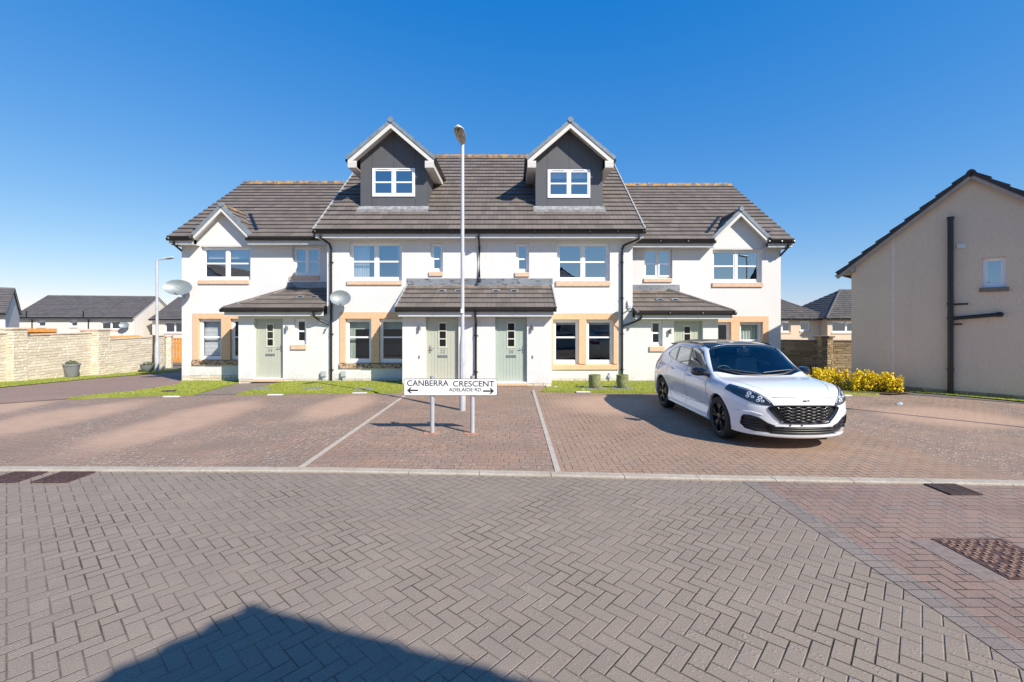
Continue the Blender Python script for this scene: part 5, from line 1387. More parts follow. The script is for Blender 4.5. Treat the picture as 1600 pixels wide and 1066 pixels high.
for px in (675.3, 738.2):
    mb = MB(); x = X(px, 7.9); mb.tube([(x, 7.91, -0.05), (x, 7.91, sz1+0.03)], 0.038, 18); p = mb.build('post', MT['galv'], sg, smooth=True)
    mb = MB(); mb.lathe([(0.0, 0), (0.044, 0), (0.044, 0.012), (0.0, 0.016)], (x, 7.91, sz1+0.031), 16)
    mb.build('post_cap', MT['galv'], p)
    for za, zb in ((sz1-0.06, sz1-0.02), (sz0+0.03, sz0+0.07)): mb = MB(); mb.box(x-0.05, x+0.05, 7.873, 7.96, za, zb); mb.build('clamp', MT['galv'], p)
    mb = MB()
    for k in range(5): a = k*1.3; mb.box(x+0.10*math.cos(a)-0.06, x+0.10*math.cos(a)+0.05, 7.91+0.07*math.sin(a)-0.03, 7.91+0.07*math.sin(a)+0.03, -0.01, 0.006+0.003*k)
    mb.build('setting_bricks', plain('orange_brick', (0.42, 0.22, 0.15), 0.9, var=0.2), p)

# ------------------------------------------------------------------ pots and tubs
def leaf_tuft(parent, c, r, h, n, mat, name='foliage', seed=1, size=0.03):
    q = random.Random(seed); mb = MB()
    for _ in range(n):
        a = q.uniform(0, 6.28); rr = r*math.sqrt(q.random()); z = h*q.random()**0.8*(1-0.5*(rr/r)**2)
        p = Vector(c)+Vector((rr*math.cos(a), rr*math.sin(a), z)); d = Vector((q.uniform(-1, 1), q.uniform(-1, 1), q.uniform(-0.2, 1))).normalized(); e = d.cross(Vector((q.uniform(-1, 1), q.uniform(-1, 1), q.uniform(-1, 1)))).normalized()
        mb.cur = q.random()*0.98; mb.add([p-e*size*0.4, p+d*size, p+e*size*0.4, p-d*size*0.5], [(0, 1, 2, 3)])
    return mb.build(name, mat, parent)
MT['leaf'] = blade_mat('dull_leaf', (0.05, 0.07, 0.03), (0.10, 0.13, 0.06), (0.18, 0.20, 0.10))
MT['moss'] = blade_mat('moss_leaf', (0.14, 0.18, 0.04), (0.22, 0.27, 0.08), (0.30, 0.34, 0.12))
def planter(label, px, py, Y, prof, cat='plant pot'):
    x = X(px, Y); z = ground_z(x, Y)+0.03; t = thing('plant_pot', label, cat, (x, Y, z)); mb = MB(); mb.lathe(prof, (x, Y, z), 28); mb.build('pot', MT['pot'], t, smooth=True)
    h = prof[-2][1]; leaf_tuft(t, (x, Y, h+z-0.02), prof[-2][0]*0.8, 0.17, 260, MT['leaf'], seed=int(px), size=0.035); return t
planter('tall tapered grey pot with a small plant, against the pale stone wall', 112, 590, 19.15, [(0.17, 0), (0.20, 0.03), (0.27, 0.48), (0.29, 0.48), (0.29, 0.56), (0.25, 0.56), (0.24, 0.50)])
planter('low bowl shaped grey pot next to the left lamp post', 230.5, 581, 23.3, [(0.12, 0), (0.20, 0.05), (0.28, 0.18), (0.31, 0.36), (0.33, 0.38), (0.29, 0.38), (0.27, 0.33)])
for i, (px, lb) in enumerate(((929, 'mossy green tub on a grey slab under the ground floor window of number 20'), (972.5, 'mossy green tub on a slab at the foot of the right downpipe'))):
    Y = 13.35; x = X(px, Y); z = ground_z(x, Y)+0.055; t = thing('garden_tub', lb, 'tub', (x, Y, z))
    mb = MB(); mb.lathe([(0.145, 0), (0.165, 0.05), (0.178, 0.2), (0.172, 0.34), (0.176, 0.37), (0.155, 0.37), (0.15, 0.34)], (x, Y, z), 26); mb.build('tub', MT['tub'], t, smooth=True)
    leaf_tuft(t, (x, Y, z+0.34), 0.14, 0.05, 160, MT['moss'], seed=i+5, size=0.02)
    s = MB(); a = R(20-45*i); s.M = Matrix.Translation((x-0.02, Y-0.02, z-0.022)) @ Matrix.Rotation(a, 4, 'Z'); s.box(-0.3, 0.3, -0.25, 0.25, -0.02, 0.018)
    o = s.build('paving_slab', MT['slab'], bevel=0.006); tag(o, 'square grey slab under the green tub below the window' if i == 0 else 'square grey slab under the green tub by the downpipe', 'slab')

# ------------------------------------------------------------------ grates, covers, stones
def grate(label, x0, x1, y0, y1, z, nb, ang=0, mat='rust', skew=0):
    t = thing('drain_grate', label, 'drain grate', ((x0+x1)/2, (y0+y1)/2, z)); f = 0.025
    m = MB(); m.box(x0, x1, y0, y0+f, z, z+0.012); m.box(x0, x1, y1-f, y1, z, z+0.012); m.box(x0, x0+f, y0+f, y1-f, z, z+0.012); m.box(x1-f, x1, y0+f, y1-f, z, z+0.012); m.build('frame', MT[mat], t)
    p = MB(); p.quad((x0+f, y0+f, z+0.002), (x1-f, y0+f, z+0.002), (x1-f, y1-f, z+0.002), (x0+f, y1-f, z+0.002)); p.build('pit', MT['dark'], t)
    b = MB(); w = (y1-y0-2*f)/nb
    for i in range(nb): y = y0+f+w*i; b.box(x0+f, x1-f, y+w*0.2, y+w*0.68, z+0.003, z+0.0105)
    b.box((x0+x1)/2-0.012, (x0+x1)/2+0.012, y0+f, y1-f, z+0.003, z+0.0118); b.build('bars', MT[mat], t); return t
grate('rusty road drain grate nearest the left edge of the picture', -6.41, -5.98, 5.48, 5.86, 0.004, 8)
grate('rusty road drain grate at the far left kerb, right one of the pair', -5.80, -5.36, 5.48, 5.86, 0.004, 8)
grate('dark iron gully grate against the kerb on the right', 4.90, 5.26, 5.08, 5.415, 0.008, 9, mat='iron')
mc = thing('manhole_cover', 'large rusty iron manhole cover at the right edge of the road', 'manhole cover', (4.05, 3.74, 0.008))
x0, x1, y0, y1 = 3.74, 4.36, 3.42, 4.06
m = MB(); m.box(x0, x1, y0, y1, 0.004, 0.012); m.slot = 1; q = random.Random(3)
for i in range(14):
    for j in range(9):
        a = x0+0.02+(x1-x0-0.04)*i/14; b = y0+0.02+(y1-y0-0.04)*j/9
        if q.random() < 0.1: continue
        m.box(a+0.004, a+0.034, b+0.006+0.02*(i % 2), b+0.036+0.02*(i % 2), 0.0125, 0.018+q.random()*0.003)
m.build('plate', [MT['rust'], plain('worn_tread', (0.24, 0.15, 0.11), 0.7, metal=0.1, var=0.4, scale=60)], mc)
m = MB()
for k in range(7): y = y1+0.01-0.0; 
for k in range(int((y1-y0)/0.1)): m.box(x0-0.21, x0-0.008, y0+k*0.103, y0+k*0.103+0.098, 0.0, 0.0085)
tag(m.build('edging_blocks', MT['cover_edging'], None), kind='structure')
def cover(label, x, y, w, d, mat, a=0.0, nm='inspection_cover'):
    z = ground_z(x, y)+0.032; m = MB(); m.M = Matrix.Translation((x, y, z)) @ Matrix.Rotation(a, 4, 'Z'); m.box(-w/2, w/2, -d/2, d/2, -0.02, 0.018); m.box(-w/2+0.03, w/2-0.03, -d/2+0.03, d/2-0.03, 0.0185, 0.024)
    return tag(m.build(nm, MT[mat], None, bevel=0.003), label, 'cover')
cover('small square rusty cover in the lawn at the far left of number 24', X(262, 12.6), 12.6, 0.34, 0.34, 'rust', 0.4)
cover('grey cover beside the path to the door of number 24', X(405, 13.1), 13.2, 0.50, 0.34, 'slab', 0.15)
cover('grey cover in the lawn below the dish downpipe', X(490, 13.3), 13.3, 0.5, 0.35, 'slab', 0.1)
cover('grey cover in the lawn nearest the street sign', X(568, 13.0), 13.0, 0.5, 0.32, 'slab', 0.25)
for (px, Y, lb) in ((268, 11.72, 'left'), (430, 12.0, 'middle'), (562, 12.3, 'right'), (911, 12.47, 'tub'), (1318, 11.9, 'shrub')):
    m = MB(); x = X(px, Y); m.box(x-0.19, x+0.19, Y-0.05, Y+0.05, 0.0, 0.022)
    tag(m.build('white_edging_block', MT['joint'], None, bevel=0.004), {'left': 'white edging block at the lawn edge left of the door path', 'middle': 'white edging block at the lawn edge right of the door path', 'right': 'white edging block at the lawn edge nearest the street sign', 'tub': 'white edging block at the lawn edge in front of the green tubs', 'shrub': 'white edging block in front of the yellow shrub'}[lb], 'edging block')
q = random.Random(11)
def stone_lump(label, x, y, r, mat='stone'):
    bm = bmesh.new(); bmesh.ops.create_icosphere(bm, subdivisions=2, radius=r)
    for v in bm.verts: v.co *= 1+0.25*mnoise.noise(v.co*9+Vector((x, y, 0))); v.co.z *= 0.55
    me = bpy.data.meshes.new('stone'); bm.to_mesh(me); bm.free(); me.materials.append(MT[mat]); o = bpy.data.objects.new('loose_stone', me); COL.objects.link(o); o.location = (x, y, ground_z(x, y)+r*0.25); tag(o, label, 'stone')
stone_lump('pale rough stone at the right corner of the centre porch', X(857, 13.9), 13.9, 0.10); stone_lump('smaller pale stone in the grass by the porch corner', X(868, 13.7), 13.7, 0.07)
stone_lump('flat pale stone beside the slab of the left green tub', X(911, 13.0), 13.05, 0.07)
o = MB(); o.lathe([(0.0, 0.0), (0.05, 0.0), (0.045, 0.03), (0.02, 0.045), (0, 0.045)], (X(1412, 10.6), 10.7, 0.0), 12); o.box(X(1412, 10.6)-0.09, X(1412, 10.6)+0.02, 10.66, 10.74, 0.002, 0.02)
tag(o.build('litter', plain('pale_blue_litter', (0.45, 0.60, 0.70), 0.4), None), 'small pale blue scrap of litter lying on the right bays', 'litter')

# ------------------------------------------------------------------ yellow flowering shrubs
MT['yellow'] = blade_mat('yellow_petals', (0.72, 0.48, 0.010), (0.86, 0.64, 0.012), (0.93, 0.78, 0.05))
MT['twig'] = plain('brown_twigs', (0.10, 0.065, 0.035), 0.9)
MT['shrubleaf'] = blade_mat('shrub_leaf', (0.10, 0.09, 0.02), (0.22, 0.19, 0.035), (0.35, 0.30, 0.05))
def shrub(label, x0, x1, y, h, seed):
    q = random.Random(seed); cx = (x0+x1)/2; t = thing('flowering_shrub', label, 'shrub', (cx, y, 0), 0, 'yellow shrubs in front of the brown wall')
    tw = MB(); pet = MB(); lf = MB(); z0 = ground_z(cx, y)
    ends = []
    for _ in range(int((x1-x0)*55)):
        bx = q.uniform(x0+0.12, x1-0.12); by = y+q.uniform(-0.28, 0.28); a = q.uniform(0, 6.28); l = h*q.uniform(0.45, 0.95); ln = q.uniform(0.1, 0.55)
        p = [Vector((bx, by, z0)), Vector((bx+math.cos(a)*ln*l*0.3, by+math.sin(a)*ln*l*0.3, z0+l*0.55)), Vector((bx+math.cos(a)*ln*l*0.65, by+math.sin(a)*ln*l*0.65, z0+l))]
        tw.tube(p, 0.006, 4, r1=0.003, caps=False)
        for _ in range(70):
            f = q.random()**0.7; s = p[0].lerp(p[1], min(1, f*2)) if f < 0.5 else p[1].lerp(p[2], (f-0.5)*2); ends.append((s, f))
    for s, f in ends:
        s = s+Vector((q.uniform(-.05, .05), q.uniform(-.05, .05), q.uniform(-.04, .04)))
        d = Vector((q.uniform(-1, 1), q.uniform(-1, 1), q.uniform(-1, 1))).normalized(); e = d.cross(Vector((q.uniform(-1, 1), q.uniform(-1, 1), q.uniform(-1, 1)))).normalized()
        sz = q.uniform(0.020, 0.038); m = pet if q.random() < 0.5+0.5*f else lf; m.cur = q.random()*0.98
        m.add([s-d*sz, s-e*sz*0.6, s+d*sz, s+e*sz*0.6], [(0, 1, 2, 3)])
    tw.build('twigs', MT['twig'], t); pet.build('blossom', MT['yellow'], t); lf.build('leaves', MT['shrubleaf'], t)
shrub('yellow flowering shrub behind the car, leftmost of the row', 8.55, 9.45, 13.2, 0.72, 1)
shrub('yellow flowering shrub in the middle of the row beside the car bonnet', 9.2, 10.15, 12.75, 0.66, 2)
shrub('yellow flowering shrub at the right end of the row, slightly apart', 9.95, 10.5, 12.35, 0.60, 3)
ms = sheet('bark_mulch', [(8.2, 12.9), (10.0, 11.95), (10.75, 12.2), (10.3, 13.3), (8.7, 13.7)], 0.042, plain('bark_mulch', (0.13, 0.085, 0.06), 0.95, var=0.4, scale=50))
# ------------------------------------------------------------------ the white car
CAR_RZ = R(0.9); car = thing('parked_car', 'shiny white compact car with black roof and black wheels parked nose out', 'car', (4.348, 9.05, 0.0), CAR_RZ)
CM = Matrix.Translation((4.348, 9.05, 0)) @ Matrix.Rotation(CAR_RZ, 4, 'Z') @ Matrix.Translation((0, -2.3, 0))
LEN = 4.61
def pchip(xs, ys, x):
    n = len(xs)
    if x <= xs[0]: return ys[0]
    if x >= xs[-1]: return ys[-1]
    h = [xs[i+1]-xs[i] for i in range(n-1)]; d = [(ys[i+1]-ys[i])/h[i] for i in range(n-1)]; m = [0]*n
    m[0], m[-1] = d[0], d[-1]
    for i in range(1, n-1):
        if d[i-1]*d[i] > 0: w1, w2 = 2*h[i]+h[i-1], h[i]+2*h[i-1]; m[i] = (w1+w2)/(w1/d[i-1]+w2/d[i])
    i = max(j for j in range(n-1) if xs[j] <= x); t = (x-xs[i])/h[i]
    return (1+2*t)*(1-t)**2*ys[i]+t*(1-t)**2*h[i]*m[i]+t*t*(3-2*t)*ys[i+1]+t*t*(t-1)*h[i]*m[i+1]
KD = [0.0, 0.30, 0.70, 1.08, 1.50, 1.90, 2.40, 3.10, 3.80, 4.12, 4.40, 4.61]
# ring points from bottom centre to roof centre: widths and heights at the key stations
RW = [[0]*12,
 [.78,.80,.80,.80,.80,.80,.80,.80,.80,.80,.80,.76],
 [.84,.885,.915,.925,.925,.925,.925,.925,.915,.90,.88,.84],
 [.885,.925,.925,.905,.882,.872,.872,.895,.930,.925,.90,.87],
 [.89,.925,.94,.938,.935,.932,.932,.940,.945,.92,.90,.87],
 [.865,.905,.925,.925,.922,.92,.92,.925,.905,.885,.875,.86],
 [.84,.865,.885,.885,.880,.875,.875,.865,.84,.82,.83,.84],
 [.76,.80,.835,.86,.845,.80,.785,.775,.745,.74,.78,.81],
 [.62,.66,.72,.78,.765,.69,.675,.665,.60,.57,.66,.74],
 [.38,.40,.44,.48,.47,.43,.42,.42,.37,.35,.42,.45],
 [0]*12]
RZ_ = [[.20,.205,.21,.21,.21,.21,.21,.21,.22,.24,.28,.34],
 [.20,.205,.21,.21,.21,.21,.21,.21,.22,.24,.28,.34],
 [.27,.27,.28,.28,.28,.28,.28,.28,.29,.31,.34,.40],
 [.40,.42,.44,.45,.46,.46,.46,.46,.46,.46,.48,.52],
 [.58,.63,.68,.70,.71,.72,.73,.76,.80,.78,.73,.66],
 [.68,.785,.855,.885,.91,.93,.955,1.00,1.03,1.00,.90,.78],
 [.77,.885,.945,.968,.995,1.025,1.065,1.13,1.17,1.13,1.01,.85],
 [.812,.925,.985,1.005,1.08,1.28,1.335,1.35,1.315,1.25,1.09,.88],
 [.838,.948,1.008,1.03,1.20,1.475,1.535,1.53,1.455,1.375,1.16,.89],
 [.852,.960,1.022,1.045,1.275,1.55,1.60,1.60,1.535,1.46,1.20,.90],
 [.857,.965,1.028,1.05,1.295,1.565,1.615,1.612,1.55,1.475,1.21,.90]]
NY = [.10,.04,.01,.015,.0,.012,.030,.048,.062,.075,.085]        # how far each line starts behind the nose tip
RY = [.12,.10,.05,.02,.0,.0,.02,.03,.03,.03,.03]
NW = [0,.6,1,1,1,1,.95,.8,.5,.1,0]; NZ = [1,.8,.2,0,0,-.1,-.3,-.6,-.87,-1,-1]
def crv(P, t):
    """Catmull-Rom through the ring points"""
    n = len(P); i = min(int(t), n-2); f = t-i
    p1, p2 = P[i], P[i+1]; p0 = P[i-1] if i else tuple(2*a-b for a, b in zip(p1, p2)); p3 = P[i+2] if i+2 < n else tuple(2*b-a for a, b in zip(p1, p2))
    if i == 0: p0 = (-P[1][0], P[1][1], P[1][2])
    if i+2 >= n: p3 = (-P[n-2][0], P[n-2][1], P[n-2][2])
    return [0.5*((2*b)+(-a+c)*f+(2*a-5*b+4*c-d)*f*f+(-a+3*b-3*c+d)*f**3) for a, b, c, d in zip(p0, p1, p2, p3)]
def lowr(z):
    t = min(1, max(0, (z-.72)/.33)); return z-0.052*t*t*(3-2*t)
def ring(d, off=0.0):
    dd = min(max(d, 0), LEN); t = min(1, dd/0.72); e = (1-(1-t)**2.35)**(1/2.35) if t < 1 else 1.0
    r = LEN-dd; tr = min(1, r/0.70); er = (1-(1-tr)**2.9)**(1/2.9) if tr < 1 else 1.0; P = []
    fn = (1-min(1, dd/0.95))**1.5; fr = (1-min(1, r/0.5))**1.5
    for u in range(11):
        w = pchip(KD, RW[u], dd)*e*er; z = lowr(pchip(KD, RZ_[u], dd)); y = dd+NY[u]*fn-RY[u]*fr
        y += off*((1-t)**2)*1.0-off*((1-tr)**2)
        P.append((max(0.0, w-off*NW[u]) if w > 1e-4 else 0.0, y, z+off*NZ[u]))
    return P
def body_mesh(off=0.0, sub=6, ns=78):
    ds = []
    for k in range(ns+1):
        q = k/ns; d = LEN*(0.5-0.5*math.cos(math.pi*q))*0.55+LEN*q*0.45; ds.append(d)
    ds = sorted(set([LEN*0.0]+[0.004, 0.012, 0.03]+ds[1:-1]+[LEN-0.03, LEN-0.012, LEN-0.004, LEN])); m = 10*sub+1; V = []
    for d in ds:
        P = ring(d, off)
        for k in range(m):
            p = crv(P, k/sub); 
            if k in (0, m-1) or d in (ds[0], ds[-1]): p[0] = 0.0
            V.append(Vector((max(0, p[0]), p[1], p[2])))
    N = len(ds); vs = V+[Vector((-p.x, p.y, p.z)) for p in V]; o = len(V); fs = []
    for i in range(N-1):
        for k in range(m-1):
            a, b, c, d_ = i*m+k, i*m+k+1, (i+1)*m+k+1, (i+1)*m+k; fs.append((a, b, c, d_)); fs.append((a+o, d_+o, c+o, b+o))
    bm = bmesh.new(); bv = [bm.verts.new(p) for p in vs]
    for f in fs:
        try: bm.faces.new([bv[i] for i in f])
        except ValueError: pass
    bmesh.ops.remove_doubles(bm, verts=bm.verts, dist=1e-5); bmesh.ops.dissolve_degenerate(bm, dist=1e-6, edges=bm.edges)
    bmesh.ops.recalc_face_normals(bm, faces=bm.faces)
    me = bpy.data.meshes.new('b'); bm.to_mesh(me); bm.free(); return me
def prism_mesh(poly, a, b, axis):
    mb = MB(); mb.prism(poly, a, b, axis); me = bpy.data.meshes.new('p'); me.from_pydata([tuple(v) for v in mb.v], [], mb.f)
    bm = bmesh.new(); bm.from_mesh(me); bmesh.ops.recalc_face_normals(bm, faces=bm.faces); bm.to_mesh(me); bm.free(); return me
def cyl_mesh(y, z, r, xa, xb, n=48): return prism_mesh([(y+r*math.cos(2*math.pi*k/n), z+r*math.sin(2*math.pi*k/n)) for k in range(n)], xa, xb, 'x')
def join(ms):
    bm = bmesh.new()
    for m in ms: bm.from_mesh(m)
    me = bpy.data.meshes.new('j'); bm.to_mesh(me); bm.free(); return me
def boolean(A, B, op):
    a = bpy.data.objects.new('a', A); b = bpy.data.objects.new('b', B); COL.objects.link(a); COL.objects.link(b)
    md = a.modifiers.new('m', 'BOOLEAN'); md.operation = op; md.object = b; md.solver = 'EXACT'
    dg = bpy.context.evaluated_depsgraph_get(); me = bpy.data.meshes.new_from_object(a.evaluated_get(dg))
    bpy.data.objects.remove(a); bpy.data.objects.remove(b); return me
def put(me, name, mat, parent, smooth=True, ang=28, only=None):
    bm = bmesh.new(); bm.from_mesh(me)
    if only: bmesh.ops.delete(bm, geom=[f for f in bm.faces if not only(f)], context='FACES')
    T_ = parent_inv(parent) @ CM
    bmesh.ops.transform(bm, matrix=T_, verts=bm.verts); m2 = bpy.data.meshes.new(name); bm.to_mesh(m2); bm.free()
    m2.materials.clear(); m2.materials.append(mat)
    if smooth: m2.polygons.foreach_set('use_smooth', [True]*len(m2.polygons)); m2.set_sharp_from_angle(angle=R(ang))
    o = bpy.data.objects.new(name, m2); COL.objects.link(o); o.parent = parent; return o
def mir(poly): return [(-x, z) for x, z in poly][::-1]

m_ = Mat('white_car_paint', 0.22, spec=0.5, coat=1.0); m_.color((0.80, 0.81, 0.825)); PAINT = m_.mat
m_ = Mat('gloss_black', 0.12, spec=0.5, coat=0.8); m_.color((0.008, 0.008, 0.009)); GB = m_.mat
m_ = Mat('satin_black', 0.45); m_.color((0.014, 0.014, 0.015)); SB = m_.mat
m_ = Mat('tyre_rubber', 0.75); n_ = m_.noise(30.0, 3); m_.color(m_.mix(n_, (0.012, 0.012, 0.012), (0.030, 0.029, 0.028))); TY = m_.mat
m_ = Mat('shut_line', 0.8); m_.color((0.05, 0.05, 0.055)); SL = m_.mat
m_ = Mat('lamp_dark', 0.08, coat=1.0); m_.color((0.018, 0.026, 0.040)); LD = m_.mat
m_ = Mat('lamp_chrome', 0.3, metal=0.3); m_.color((0.75, 0.78, 0.82)); LC = m_.mat
m_ = Mat('seat_trim', 0.8); m_.color((0.20, 0.20, 0.20)); SEAT = m_.mat
m_ = Mat('red_lens', 0.12, coat=1.0); m_.color((0.30, 0.01, 0.01)); RED = m_.mat
CG = glass_mat('car_glass', (0.78, 0.90, 0.90), 0.02, fk=0.6); CGS = glass_mat('car_side_glass', (0.16, 0.17, 0.18), 0.30)

OUT = body_mesh(0.0); INN = body_mesh(0.040, sub=4, ns=50)
SIDE = {'a': [(1.47, .985), (2.24, 1.068), (2.36, 1.425), (2.12, 1.432), (1.86, 1.375), (1.62, 1.17)],
        'b': [(2.32, 1.075), (2.93, 1.128), (3.03, 1.415), (2.44, 1.428)],
        'c': [(3.01, 1.137), (3.28, 1.172), (3.44, 1.215), (3.51, 1.255), (3.46, 1.31), (3.28, 1.375), (3.11, 1.41)]}
SCREEN = [(-.795, 1.33), (-.48, 1.155), (0, 1.10), (.48, 1.155), (.795, 1.33), (.665, 1.80), (.62, 1.85), (.3, 1.885), (0, 1.895), (-.3, 1.885), (-.62, 1.85), (-.665, 1.80)]
GRI = [(-.53, .648), (-.515, .615), (-.46, .545), (-.375, .460), (-.30, .430), (.30, .430), (.375, .460), (.46, .545), (.515, .615), (.53, .648), (.50, .666), (.42, .680), (.2, .690), (-.2, .690), (-.42, .680), (-.50, .666)]
LOW = [(-.50, .250), (.50, .250), (.53, .368), (.36, .374), (-.36, .374), (-.53, .368)]
SIN = [(.825, .36), (.82, .47), (.80, .505), (.74, .51), (.64, .485), (.53, .41), (.44, .378), (.485, .36), (.445, .262), (.66, .268), (.78, .30)]
HL = [(.46, .690), (.49, .735), (.55, .80), (.62, .855), (.72, .905), (.83, .935), (.965, .95), (.965, .88), (.90, .825), (.83, .775), (.76, .735), (.66, .700), (.55, .684)]
cuts = []
for s in (1, -1):
    for k in SIDE: cuts.append(prism_mesh(SIDE[k], s*0.30, s*1.3, 'x'))
    for y in (0.90, 3.61): cuts.append(cyl_mesh(y, 0.345, 0.392, s*0.60, s*1.3))
    cuts.append(prism_mesh(SIN if s > 0 else mir(SIN), -0.4, 0.62, 'y'))
cuts.append(prism_mesh(SCREEN, 0.9, 1.9, 'z')); cuts.append(prism_mesh(GRI, -0.4, 0.30, 'y')); cuts.append(prism_mesh(LOW, -0.4, 0.30, 'y'))
cuts.append(prism_mesh([(-.46, 1.08), (.46, 1.08), (.40, 1.30), (-.40, 1.30)], 3.9, 4.9, 'y'))
shell = boolean(OUT, INN, 'DIFFERENCE')
for c_ in cuts: shell = boolean(shell, c_, 'DIFFERENCE')
body = put(shell, 'body', PAINT, car)
bm0 = bmesh.new(); bm0.from_mesh(OUT); BV0 = BVHTree.FromBMesh(bm0); m_ = Mat('cabin_lining', 0.9); m_.color((0.03, 0.03, 0.032)); body.data.materials.append(m_.mat)
T0 = (parent_inv(car) @ CM).inverted()
for p in body.data.polygons:        # the lining inside the cabin is dark trim, the outside is painted
    lc = T0 @ p.center; q = BV0.find_nearest(lc)
    if q[0] is not None and q[3] > 0.018 and lc.z > 0.80 and lc.y > 1.0: p.material_index = 1

# glazing: thin panes just under the skin
G1, G2 = body_mesh(0.006, sub=5, ns=60), body_mesh(0.010, sub=5, ns=60); GS = boolean(G1, G2, 'DIFFERENCE')
for nm, pm, mt in [('windscreen', prism_mesh([(x*1.03, y) for x, y in SCREEN], 0.9, 1.9, 'z'), CG), ('rear_window', prism_mesh([(-.47, 1.07), (.47, 1.07), (.41, 1.31), (-.41, 1.31)], 3.9, 4.9, 'y'), CGS)]:
    put(boolean(GS, pm, 'INTERSECT'), nm, mt, car)
for s in (1, -1):
    for k in SIDE:
        c = (sum(p[0] for p in SIDE[k])/len(SIDE[k]), sum(p[1] for p in SIDE[k])/len(SIDE[k]))
        pm = prism_mesh([(c[0]+(p[0]-c[0])*1.02, c[1]+(p[1]-c[1])*1.02) for p in SIDE[k]], s*0.3, s*1.3, 'x'); put(boolean(GS, pm, 'INTERSECT'), 'side_window', CGS, car)
# black skins laid on the body: roof, window pillars
SK = boolean(body_mesh(-0.0025), body_mesh(0.004), 'DIFFERENCE')
ROOF = [(-.645, 1.845), (-.3, 1.905), (0, 1.915), (.3, 1.905), (.645, 1.845), (.655, 2.4), (.64, 3.1), (.57, 3.8), (.50, 4.08), (-.50, 4.08), (-.57, 3.8), (-.64, 3.1), (-.655, 2.4)]
put(boolean(SK, prism_mesh(ROOF, 1.2, 1.9, 'z'), 'INTERSECT'), 'roof_panel', GB, car)
for s in (1, -1):
    for poly in ([(2.245, 1.065), (2.315, 1.072), (2.435, 1.43), (2.365, 1.428)], [(2.935, 1.125), (3.005, 1.134), (3.105, 1.413), (3.035, 1.415)], [(1.27, .945), (1.465, .98), (1.615, 1.165), (1.57, 1.15)]):
        put(boolean(SK, prism_mesh(poly, s*0.5, s*1.3, 'x'), 'INTERSECT'), 'window_pillar', GB, car)
    hl = put(boolean(SK, prism_mesh(HL if s > 0 else mir(HL), -0.1, 0.66, 'y'), 'INTERSECT'), 'headlight', LD, car)
    tl = put(boolean(SK, prism_mesh([(3.98, 1.0), (4.3, .95), (4.7, .86), (4.7, .97), (4.38, 1.05), (3.96, 1.07)], s*0.40, s*1.3, 'x'), 'INTERSECT'), 'tail_light', RED, car)
    globals()['hl%d' % s] = hl
def smooth0(P, k=8):
    return [tuple(a+(b-a)*i/k for a, b in zip(p, q)) for p, q in zip(P, P[1:]) for i in range(k)]+[P[-1]]
_b = bmesh.new(); _b.from_mesh(OUT); _bv = BVHTree.FromBMesh(_b)
def front_pt0(x, z):
    r = _bv.ray_cast(Vector((x, -1, z)), Vector((0, 1, 0))); return r[0]
# recessed dark backs of the openings
D1, D2 = body_mesh(0.035, sub=4, ns=50), body_mesh(0.05, sub=4, ns=50); DK = boolean(D1, D2, 'DIFFERENCE')
gr = put(boolean(DK, prism_mesh([(x*1.03, .565+(z-.565)*1.05) for x, z in GRI], -0.2, 0.30, 'y'), 'INTERSECT'), 'grille', SB, car)
lo = put(boolean(DK, prism_mesh([(x*1.03, z) for x, z in LOW], -0.2, 0.30, 'y'), 'INTERSECT'), 'lower_intake', SB, car)
for s in (1, -1):
    fr_ = [front_pt0(s*x, z) for x, z in smooth0(SIN[:7])]; D3 = boolean(DK, prism_mesh(SIN if s > 0 else mir(SIN), -0.2, 0.62, 'y'), 'INTERSECT'); si = put(D3, 'side_intake', SB, car)
    mb = MB(CM); fr_ = [p+Vector((0, -0.002, 0)) for p in fr_ if p is not None]; mb.tube(fr_, 0.009, 8); mb.build('intake_frame', GB, si, smooth=True)
    for zz in (.33, .375, .42):
        pp = [front_pt0(s*(.60+.19*i/10-(zz-.33)*-.3), zz) for i in range(11)]; pp = [p+Vector((0, .022, 0)) for p in pp if p is not None]
        mb = MB(CM); mb.tube(pp, 0.007, 6); mb.build('intake_bar', GB, si, smooth=True)
    pl = [front_pt0(s*x, z) for x, z in smooth0([(.60, .535), (.72, .568), (.84, .566), (.90, .545)])]; mb = MB(CM); mb.tube([p+Vector((0, .004, 0)) for p in pl if p is not None], 0.011, 8); mb.build('bumper_crease', PAINT, car, smooth=True)

# surface sampling for trims
bmx = bmesh.new(); bmx.from_mesh(body_mesh(0.0)); BV = BVHTree.FromBMesh(bmx)
def hit(o, d):
    r = BV.ray_cast(Vector(o), Vector(d)); return (r[0], r[1]) if r[0] else (None, None)
def front_pt(x, z, lift=0.0):
    p, n = hit((x, -1, z), (0, 1, 0)); return (p-Vector((0, lift, 0))) if p else None
def side_pt(s, y, z, lift=0.0):
    p, n = hit((s*2, y, z), (-s, 0, 0)); return (p+Vector((s*lift, 0, 0))) if p else None
def top_pt(x, y, lift=0.0):
    p, n = hit((x, y, 3), (0, 0, -1)); return (p+Vector((0, 0, lift))) if p else None
def strand(name, pts, r, mat, parent, n=6):
    pts = [p for p in pts if p is not None]
    if len(pts) < 2: return
    mb = MB(CM); mb.tube(pts, r, n); return mb.build(name, mat, parent, smooth=True)
def dense(pl, k=10):
    out = []
    for a, b in zip(pl, pl[1:]): out += [tuple(p+(q-p)*i/k for p, q in zip(a, b)) for i in range(k)]
    return out+[pl[-1]]
